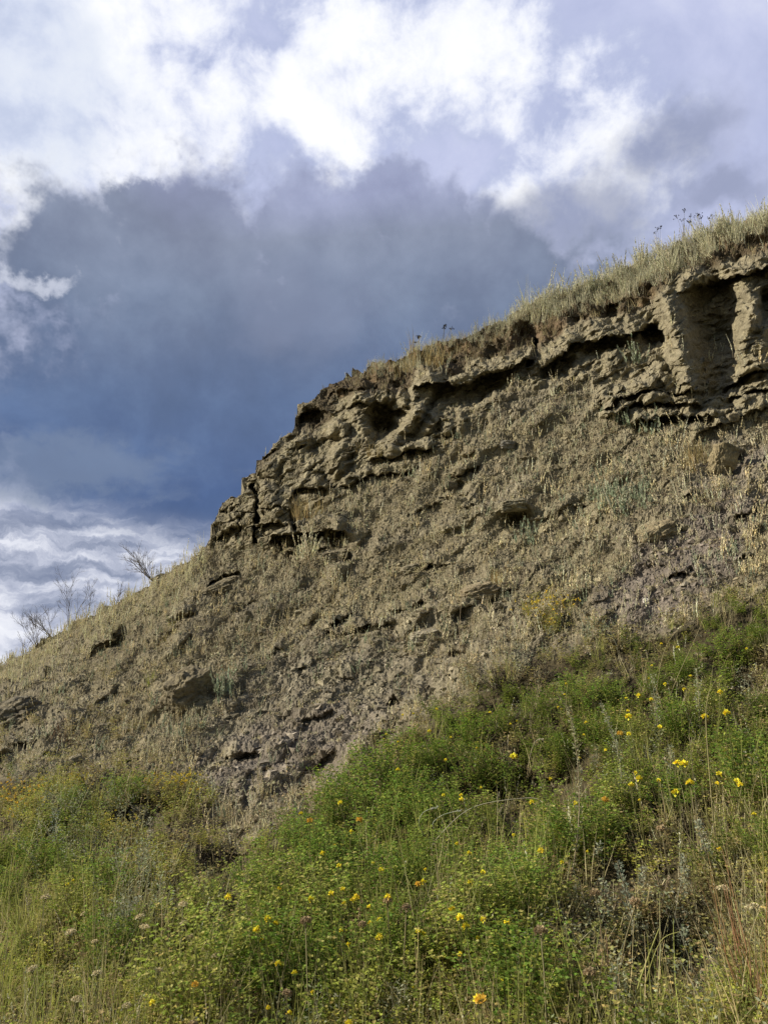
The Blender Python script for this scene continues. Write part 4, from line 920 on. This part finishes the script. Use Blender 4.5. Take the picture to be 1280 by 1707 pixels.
# ---- silvery sagewort stalks in the near meadow
def tall_sage(label, bx, by, tx, ty, w=9.0, col=(.34, .36, .24), dens=1.0, nbr=6):
    p, _ = at(bx, by); Yd = p[1]*.97; q = on_ray(tx, ty, Yd)-p; L = np.linalg.norm(q); k = dist_at(p)/F_PX; t = empty('silver_sage_stalk', p-[0, 0, .01]); tag(t, label, 'wild plant')
    side = np.array([rng.normal(0, .05), rng.normal(0, .05), 0])*L; pts = [q*u+side*4*u*(1-u) for u in np.linspace(0, 1, 8)]
    b = PB(); b.tube(pts, np.linspace(.0028, .001, 8), vcol((.30, .27, .18)), 5); part('stem', b, M_twig, t)
    b = PB(); P = np.array(pts); ww = w*k
    for i in range(int(L*420*dens)):
        u = rng.uniform(.12, 1)*6.99; j = int(u); o = P[j]+(P[j+1]-P[j])*(u-j); th = rng.uniform(0, 6.28); f = (1.15-.75*u/7)
        d = np.array([math.cos(th), math.sin(th), rng.uniform(.1, 1.2)]); rr_ = ww*f*rng.uniform(0, .8); o = o+d*[1, 1, .3]*rr_
        b.leaf(o, d+rng.normal(0, .4, 3), .012*rng.uniform(.6, 1.2), .0030, vcol(col, .2))
    part('leaves', b, M_green, t)
tall_sage('tallest pale stalk rising over the dark green clover', 948, 1480, 946, 1172, 7, (.38, .37, .22))
tall_sage('silvery stalk right of the tallest pale stalk', 1035, 1340, 1000, 1170, 7)
tall_sage('leafy silver stalk in the dark gap at right', 1185, 1480, 1160, 1362, 14, (.38, .40, .29), 2.0)
tall_sage('drooping silver stalk below the gap at right', 1150, 1490, 1140, 1420, 10, (.38, .40, .29), 2)
tall_sage('curving silver stalk in the lower right bare patch', 1062, 1560, 1028, 1430, 10, (.31, .35, .26), 1.6)
tall_sage('grey stalk beside the two red stems at lower right', 1082, 1500, 1072, 1440, 9, (.38, .40, .29), 1.6)
tall_sage('short silver stalk left of the curving silver stalk', 1004, 1450, 998, 1400, 9, (.38, .40, .29), 1.6)
tall_sage('thick silver stalk among flowers in the upper right meadow', 1105, 1240, 1086, 1120, 12, (.37, .39, .25), 1.5)
tall_sage('pale sage stalk near the top right of the meadow', 1166, 1230, 1160, 1110, 10, (.37, .39, .25), 1.4)
tall_sage('grey sage stalk in the flowers right of centre', 1118, 1330, 1116, 1240, 10, (.37, .39, .25), 1.4)
tall_sage('bushy silver stalk over the bare ground at bottom right', 1150, 1610, 1140, 1540, 14, (.28, .32, .24), 2.2)
tall_sage('grey stalk in the left meadow beside the white stone', 100, 1420, 92, 1345, 12, (.27, .31, .24), 1.8)
tall_sage('leaning grey stalk in the middle of the left meadow', 200, 1550, 232, 1490, 9, (.33, .36, .28), 1.6)
tall_sage('grey stalk at the foot of the left scree', 262, 1420, 250, 1360, 8, (.38, .37, .28), 1.6)
tall_sage('green stalk in the bottom right corner', 1214, 1720, 1232, 1555, 9, (.26, .30, .07), 1.8)
tall_sage('yellow green stalk left of the bare ground at the bottom', 905, 1640, 1000, 1530, 8, (.30, .31, .09), 1.5)
tall_sage('silver stalk under the tallest pale stalk', 1010, 1500, 1002, 1460, 8, (.38, .40, .29), 1.6)

# ---- long bent stems of dead grass
def stem(name, label, pts_px, r=.0014, col=(.42, .34, .2), head=None, Yk=.96, group=None):
    p, _ = at(*pts_px[0]); P = [np.zeros(3)]
    for i, (x, y) in enumerate(pts_px[1:]): P.append(on_ray(x, y, p[1]*(Yk-.01*i))-p)
    P = np.array(P); m = len(P); tq = np.linspace(0, m-1, 5*(m-1)+1); Q = []
    for u in tq:
        i = min(int(u), m-2); f = u-i; a = P[max(i-1, 0)]; b0, c0 = P[i], P[i+1]; d0 = P[min(i+2, m-1)]
        Q.append(.5*((2*b0)+(-a+c0)*f+(2*a-5*b0+4*c0-d0)*f*f+(-a+3*b0-3*c0+d0)*f**3))
    t = empty(name, p); tag(t, label, 'grass stem', group); b = PB(); b.tube(Q, np.linspace(r, r*.45, len(Q)), vcol(col, .1), 5); part('stem', b, M_dry, t)
    if head:
        b = PB(); e = Q[-1]; d = Q[-1]-Q[-3]; d /= np.linalg.norm(d)
        for i in range(34):
            u = rng.uniform(0, 1); o = e-d*head*u; b.leaf(o, d+rng.normal(0, .45, 3), head*.22, .0016, vcol(col, .2))
        part('seed_head', b, M_dry, t)
ST = [('long arching straw across the dark clover', [(700, 1440), (735, 1390), (790, 1345), (880, 1330), (905, 1338)], .0016, (.45, .42, .3)),
      ('curved grey blade in the middle of the meadow', [(730, 1425), (700, 1380), (705, 1355), (730, 1345)], .0018, (.40, .42, .34)),
      ('second curved grey blade in the middle of the meadow', [(760, 1420), (722, 1380), (735, 1360), (770, 1350)], .0016, (.40, .42, .34)),
      ('pale blade lying left of centre in the clover', [(640, 1478), (610, 1465), (580, 1454)], .0018, (.5, .46, .32)),
      ('straight straw pointing down right at the bottom centre', [(708, 1652), (680, 1620), (645, 1580)], .0013, (.45, .36, .22)),
      ('pale broken straw right of the curved blades', [(765, 1430), (740, 1420), (716, 1413)], .0022, (.5, .48, .4)),
      ('long straw leaning left over the lower meadow', [(860, 1620), (842, 1570), (824, 1530)], .0014, (.5, .44, .32)),
      ('tall straw leaning right in the upper right meadow', [(1100, 1230), (1120, 1150), (1160, 1060), (1172, 1030)], .0012, (.45, .40, .22)),
      ('arching straw reaching toward the purple gravel', [(1090, 1210), (1100, 1110), (1120, 1060), (1165, 1020)], .0011, (.42, .36, .22)),
      ('thin straight straw near the top right corner of the meadow', [(1238, 1190), (1262, 1160), (1290, 1125)], .0012, (.45, .40, .26)),
      ('pale yellow green blade rising from the bottom right', [(1052, 1710), (1062, 1650), (1082, 1590), (1098, 1548)], .0026, (.34, .36, .12)),
      ('thin yellow green blade beside the thick one at bottom right', [(1058, 1712), (1075, 1640), (1100, 1570), (1132, 1553)], .0014, (.34, .36, .12)),
      ('left one of two reddish upright stems in the bare patch', [(1006, 1650), (1004, 1600), (1000, 1545)], .0016, (.40, .27, .18)),
      ('right one of two reddish upright stems in the bare patch', [(1014, 1652), (1013, 1600), (1009, 1548)], .0016, (.40, .27, .18)),
      ('pink tinted stem right of the two reddish ones', [(1098, 1680), (1095, 1620), (1096, 1580)], .0014, (.42, .30, .22)),
      ('stiff stem with narrow head over the bare ground', [(1100, 1540), (1104, 1500), (1114, 1462)], .0013, (.38, .3, .2)),
      ('tall yellow stem at the right edge', [(1276, 1560), (1272, 1450), (1270, 1330)], .0016, (.40, .38, .14)),
      ('long orange stem at the right edge bottom', [(1280, 1690), (1276, 1600), (1278, 1470)], .0014, (.45, .24, .1)),
      ('tall straw with pale base near the right edge', [(1195, 1440), (1186, 1340), (1176, 1200), (1182, 1150)], .0022, (.40, .36, .18)),
      ('long dark stem with a bent tip over the lower right', [(1168, 1440), (1156, 1300), (1148, 1220), (1154, 1190)], .0010, (.25, .22, .14)),
      ('yellowish blade across the bottom centre', [(620, 1710), (650, 1690), (700, 1640)], .0022, (.30, .30, .12)),
      ('short pale straw in the left meadow', [(225, 1450), (250, 1415), (290, 1400)], .0012, (.45, .4, .25)),
      ('leaning straw across the lower left meadow', [(330, 1690), (340, 1650), (370, 1590)], .0013, (.42, .38, .26)),
      ('tall thin straw in the middle of the dry slope', [(768, 1110), (766, 1040), (776, 940), (786, 930)], .0018, (.48, .40, .26)),
      ('straw with drooping head above the dark clover', [(880, 1300), (882, 1265), (892, 1236), (905, 1232)], .0013, (.48, .44, .34))]
for i, (lab, pts, r, c) in enumerate(ST): stem('grass_stem', lab, pts, r*1.15, c, .035 if i in (1, 2, 7, 15, 23, 24) else None)
# reddish grass at the right edge: one clump of many stems
def red_clump(label, bx, by, tx, ty, n, spread):
    p, _ = at(bx, by); q = on_ray(tx, ty, p[1]*.97)-p; t = empty('red_grass_clump', p); tag(t, label, 'grass clump')
    b = PB()
    for i in range(n):
        e = q*rng.uniform(.55, 1.05)+rng.normal(0, spread, 3)*[1, 1, .3]; o = rng.normal(0, spread*.7, 3)*[1, 1, 0]
        m = (o+e)/2+rng.normal(0, spread*.4, 3); b.tube([o, (o+m)/2, m, (m+e)/2, e], [.0013, .0012, .0011, .0009, .0005], vcol((.36, .22, .12), .3), 4)
    part('stem', b, M_dry, t)
red_clump('clump of reddish grass stems leaning left at the right edge', 1262, 1720, 1196, 1420, 17, .022)
red_clump('shorter clump of reddish stems in the bottom right corner', 1285, 1740, 1262, 1560, 10, .02)
red_clump('thin reddish stems in the dry growth of the left slope', 105, 1235, 100, 1190, 16, .06)

# ---- yellow flower heads on stems
def flower_proto(col=YEL, dark=(.78, .52, .04)):
    t = empty('yellow_flower', (0, 0, 0)); b = PB(); pts = bend([0, 0, 0], [0, 0, 1], .33, 4, 0, .04); b.tube(pts, [.0012]*5, vcol((.2, .2, .07))); e = pts[-1]; part('stem', b, M_green, t)
    b = PB()
    for i in range(46):
        d = rng.normal(size=3); d[2] = abs(d[2])*.9-.25; d /= np.linalg.norm(d); o = e+d*.0045; b.leaf(o, d+rng.normal(0, .25, 3), .0095*rng.uniform(.7, 1.1), .0036, vcol(col if rng.random() > .15 else dark, .12))
    part('flower_head', b, M_petal, t); b = PB()
    for i in range(7): a = i*.9; b.leaf(e-[0, 0, .004], np.array([math.cos(a), math.sin(a), .25]), .008, .0022, vcol((.14, .17, .05)))
    part('sepal', b, M_green, t); return t
FP = [flower_proto() for _ in range(3)]; FO = [flower_proto((.76, .52, .08), (.5, .3, .06)) for _ in range(2)]
def place(protos, used, px, py, size, label, cat, group, hgt=.325):
    k = rng.integers(0, len(protos)); o = protos[k] if not used.get((id(protos), k)) else copy_tree(protos[k]); used[(id(protos), k)] = True
    # stand the stem on the soil below the head seen at px,py
    q = py+50
    for _ in range(6):
        p, _n = at(px, q); d = dist_at(p); s = size; x_, y_ = project(p+np.array([0, 0, hgt*s])); q += (py-y_)
    o.location = tuple(p); o.scale = (s, s, s); o.rotation_euler = (rng.normal(0, .08), rng.normal(0, .08), rng.uniform(0, 6.28)); tag(o, label, cat, group); return o
fl_used = {}
def farea(x, y):
    if x < 520: return 'yellow flower head in the lower left meadow'
    if y > 1430 and x < 860: return 'yellow flower head in the lower middle meadow'
    if y <= 1430 and x < 840: return 'yellow flower head along the upper left edge of the clover'
    if y < 1260: return 'yellow flower head in the upper right meadow'
    if y < 1450: return 'yellow flower head in the right meadow above the bare patch'
    return 'yellow flower head low at the right'
FL = [(670,1238),(727,1190),(735,1218),(745,1268),(771,1333),(507,1360),(1042,1186),(1072,1197),(1102,1210),(1103,1168),(1168,1308),(1170,1325),(1207,1290),(1268,1310),(1137,1276),(1081,1302),(1074,1310),
      (921,1334),(902,1418),(448,1535),(450,1547),(427,1578),(438,1610),(591,1497),(608,1500),(608,1510),(578,1508),(797,1538),(781,1533),(736,1518),(768,1472),(640,1453),(557,1490),(660,1563),(818,1662),(564,1694),(462,1697),(376,1488),
      (105,1472),(1233,1192),(1105,1075),(1130,1078),(946,1140),(1250,1080),(1178,1195),(1090,1160),(1155,1150),(1162,1276),(1216,1300),(1033,1250),(598,1340),(548,1425),(642,1490),(560,1448),(660,1285),(700,1470),(812,1455),(985,1200),(1215,1190),(1060,1225),(1190,1155),(98,1478),(260,1665),(700,1555),(525,1500)]
for x, y in FL:
    big = abs(x-1170) < 110 and 1180 < y < 1420 or (x, y) in ((797, 1538), (448, 1535), (1168, 1308))
    s = (1.2 if big else .95)*rng.uniform(.65, 1.05)*(1 if y > 1150 else .85); place(FP, fl_used, x, y, s, farea(x, y), 'flower', farea(x, y).replace('flower head', 'flower heads'))
k_ = 0
while k_ < 62:
    x, y = rng.uniform(430, 1275), rng.uniform(1090, 1690)
    if mead[tuple(a[0] for a in locate(x, y+60))] < .9 or rng.random() > .25+.75*float(green_m(x, y)) or hole(x, y) > .5: continue
    place(FP, fl_used, x, y, rng.uniform(.5, .75), farea(x, y).replace('yellow', 'small yellow'), 'flower', farea(x, y).replace('yellow', 'small yellow').replace('flower head', 'flower heads')); k_ += 1
place(FP, fl_used, 875, 1258, 1.25, 'lone yellow flower on a tall stem against the dark clover', 'flower', None)
OF = [(597,1374),(303,1630),(1006,1333),(1022,1222),(822,1655),(700,1482),(523,1370)]
for x, y in OF:
    lab = 'faded orange flower head in the %s' % ('lower left meadow' if x < 400 else 'middle meadow' if x < 900 else 'right meadow'); place(FO, fl_used, x, y, rng.uniform(.8, 1.15), lab, 'flower', lab.replace('head', 'heads'))
# ---- yarrow and dried clover heads
def yarrow(col=(.62, .55, .34), flat=.35, rad=.02):
    t = empty('yarrow', (0, 0, 0)); b = PB(); pts = bend([0, 0, 0], [0, 0, 1], .32, 4, 0, .05); b.tube(pts, [.0016]*5, vcol((.28, .26, .14)))
    e = pts[-1]; h = PB()
    for i in range(70):
        a, r_ = rng.uniform(0, 6.28), rad*math.sqrt(rng.random()); o = e+[r_*math.cos(a), r_*math.sin(a), .008*(1-(r_/rad)**2)+rng.normal(0, .002)]
        if i % 5 == 0: b.tube([e-[0, 0, .02], o], [.0007, .0006], vcol((.28, .26, .14)), 3)
        for s in range(3): h.leaf(o, rng.normal(size=3)*[1, 1, flat]+[0, 0, flat], .006, .003, vcol(col, .18))
    part('stem', b, M_dry, t); part('flower_head', h, M_petal, t); return t
YA = [yarrow() for _ in range(2)]; BR = [yarrow((.38, .29, .17), 1.0, .013) for _ in range(2)]
for o in BR: o.name = 'dried_clover'
for x, y in [(139,1518),(208,1550),(169,1567),(96,1557),(225,1610),(272,1628),(112,1664),(193,1672),(307,1509),(296,1540),(350,1595),(240,1528),(66,1600),(150,1620),(330,1560),(60,1490)]:
    place(YA, fl_used, x, y, rng.uniform(.55, .85), 'cream yarrow head in the lower left meadow', 'flower', 'cream yarrow heads in the lower left meadow', .32)
for i, (x, y) in enumerate([(1196, 1477), (1258, 1513)]): place(YA, fl_used, x, y, .8, ['cream yarrow head above the fine bladed tuft', 'cream yarrow head at the right edge'][i], 'flower', None, .32)
for x, y in [(356,1694),(1027,1484),(1132,1380),(1041,1628),(660,1503),(610,1533),(670,1520),(520,1530),(1018,1490),(930,1560),(470,1660)]:
    lab = 'dried brown clover head in the %s meadow' % ('lower left' if x < 700 else 'lower right'); place(BR, fl_used, x, y, rng.uniform(.8, 1.1), lab, 'flower', lab.replace('head', 'heads'), .32)

# ---- labels that tell repeats apart by their order in the picture
ORD = ['leftmost', 'second', 'third', 'fourth', 'fifth', 'sixth', 'seventh', 'eighth', 'ninth', 'tenth', 'eleventh', 'twelfth', 'thirteenth', 'fourteenth', 'fifteenth', 'sixteenth', 'seventeenth', 'eighteenth', 'nineteenth', 'twentieth']
for x, y, yel, o in blist:
    row = 'along the upper edge of the meadow' if y < interp([(0, 1420), (480, 1440), (700, 1310), (1280, 1120)], x) else 'at the bottom of the meadow' if y > 1590 else 'in the left meadow' if x < 450 else 'in the right meadow' if x > 960 else 'in the middle meadow'
    kind = 'yellow green' if yel else 'deep green'; tag(o, kind+' clover bush '+row, 'bush', kind+' clover bushes '+row)
bpy.context.view_layer.update()
groups = {}
for o in sc.objects:
    if o.parent is None and 'group' in o and o.get('kind') is None: groups.setdefault(o['label'], []).append(o)
for lab, os_ in groups.items():
    if len(os_) < 2: continue
    os_.sort(key=lambda o: float(project(np.array(o.matrix_world.translation))[0]))
    for i, o in enumerate(os_):
        w = ORD[i] if i < len(ORD) else 'rightmost' if i == len(os_)-1 else 'another'
        o['label'] = lab+(', leftmost one' if i == 0 else ', rightmost one' if i == len(os_)-1 else ', %s from left' % w)
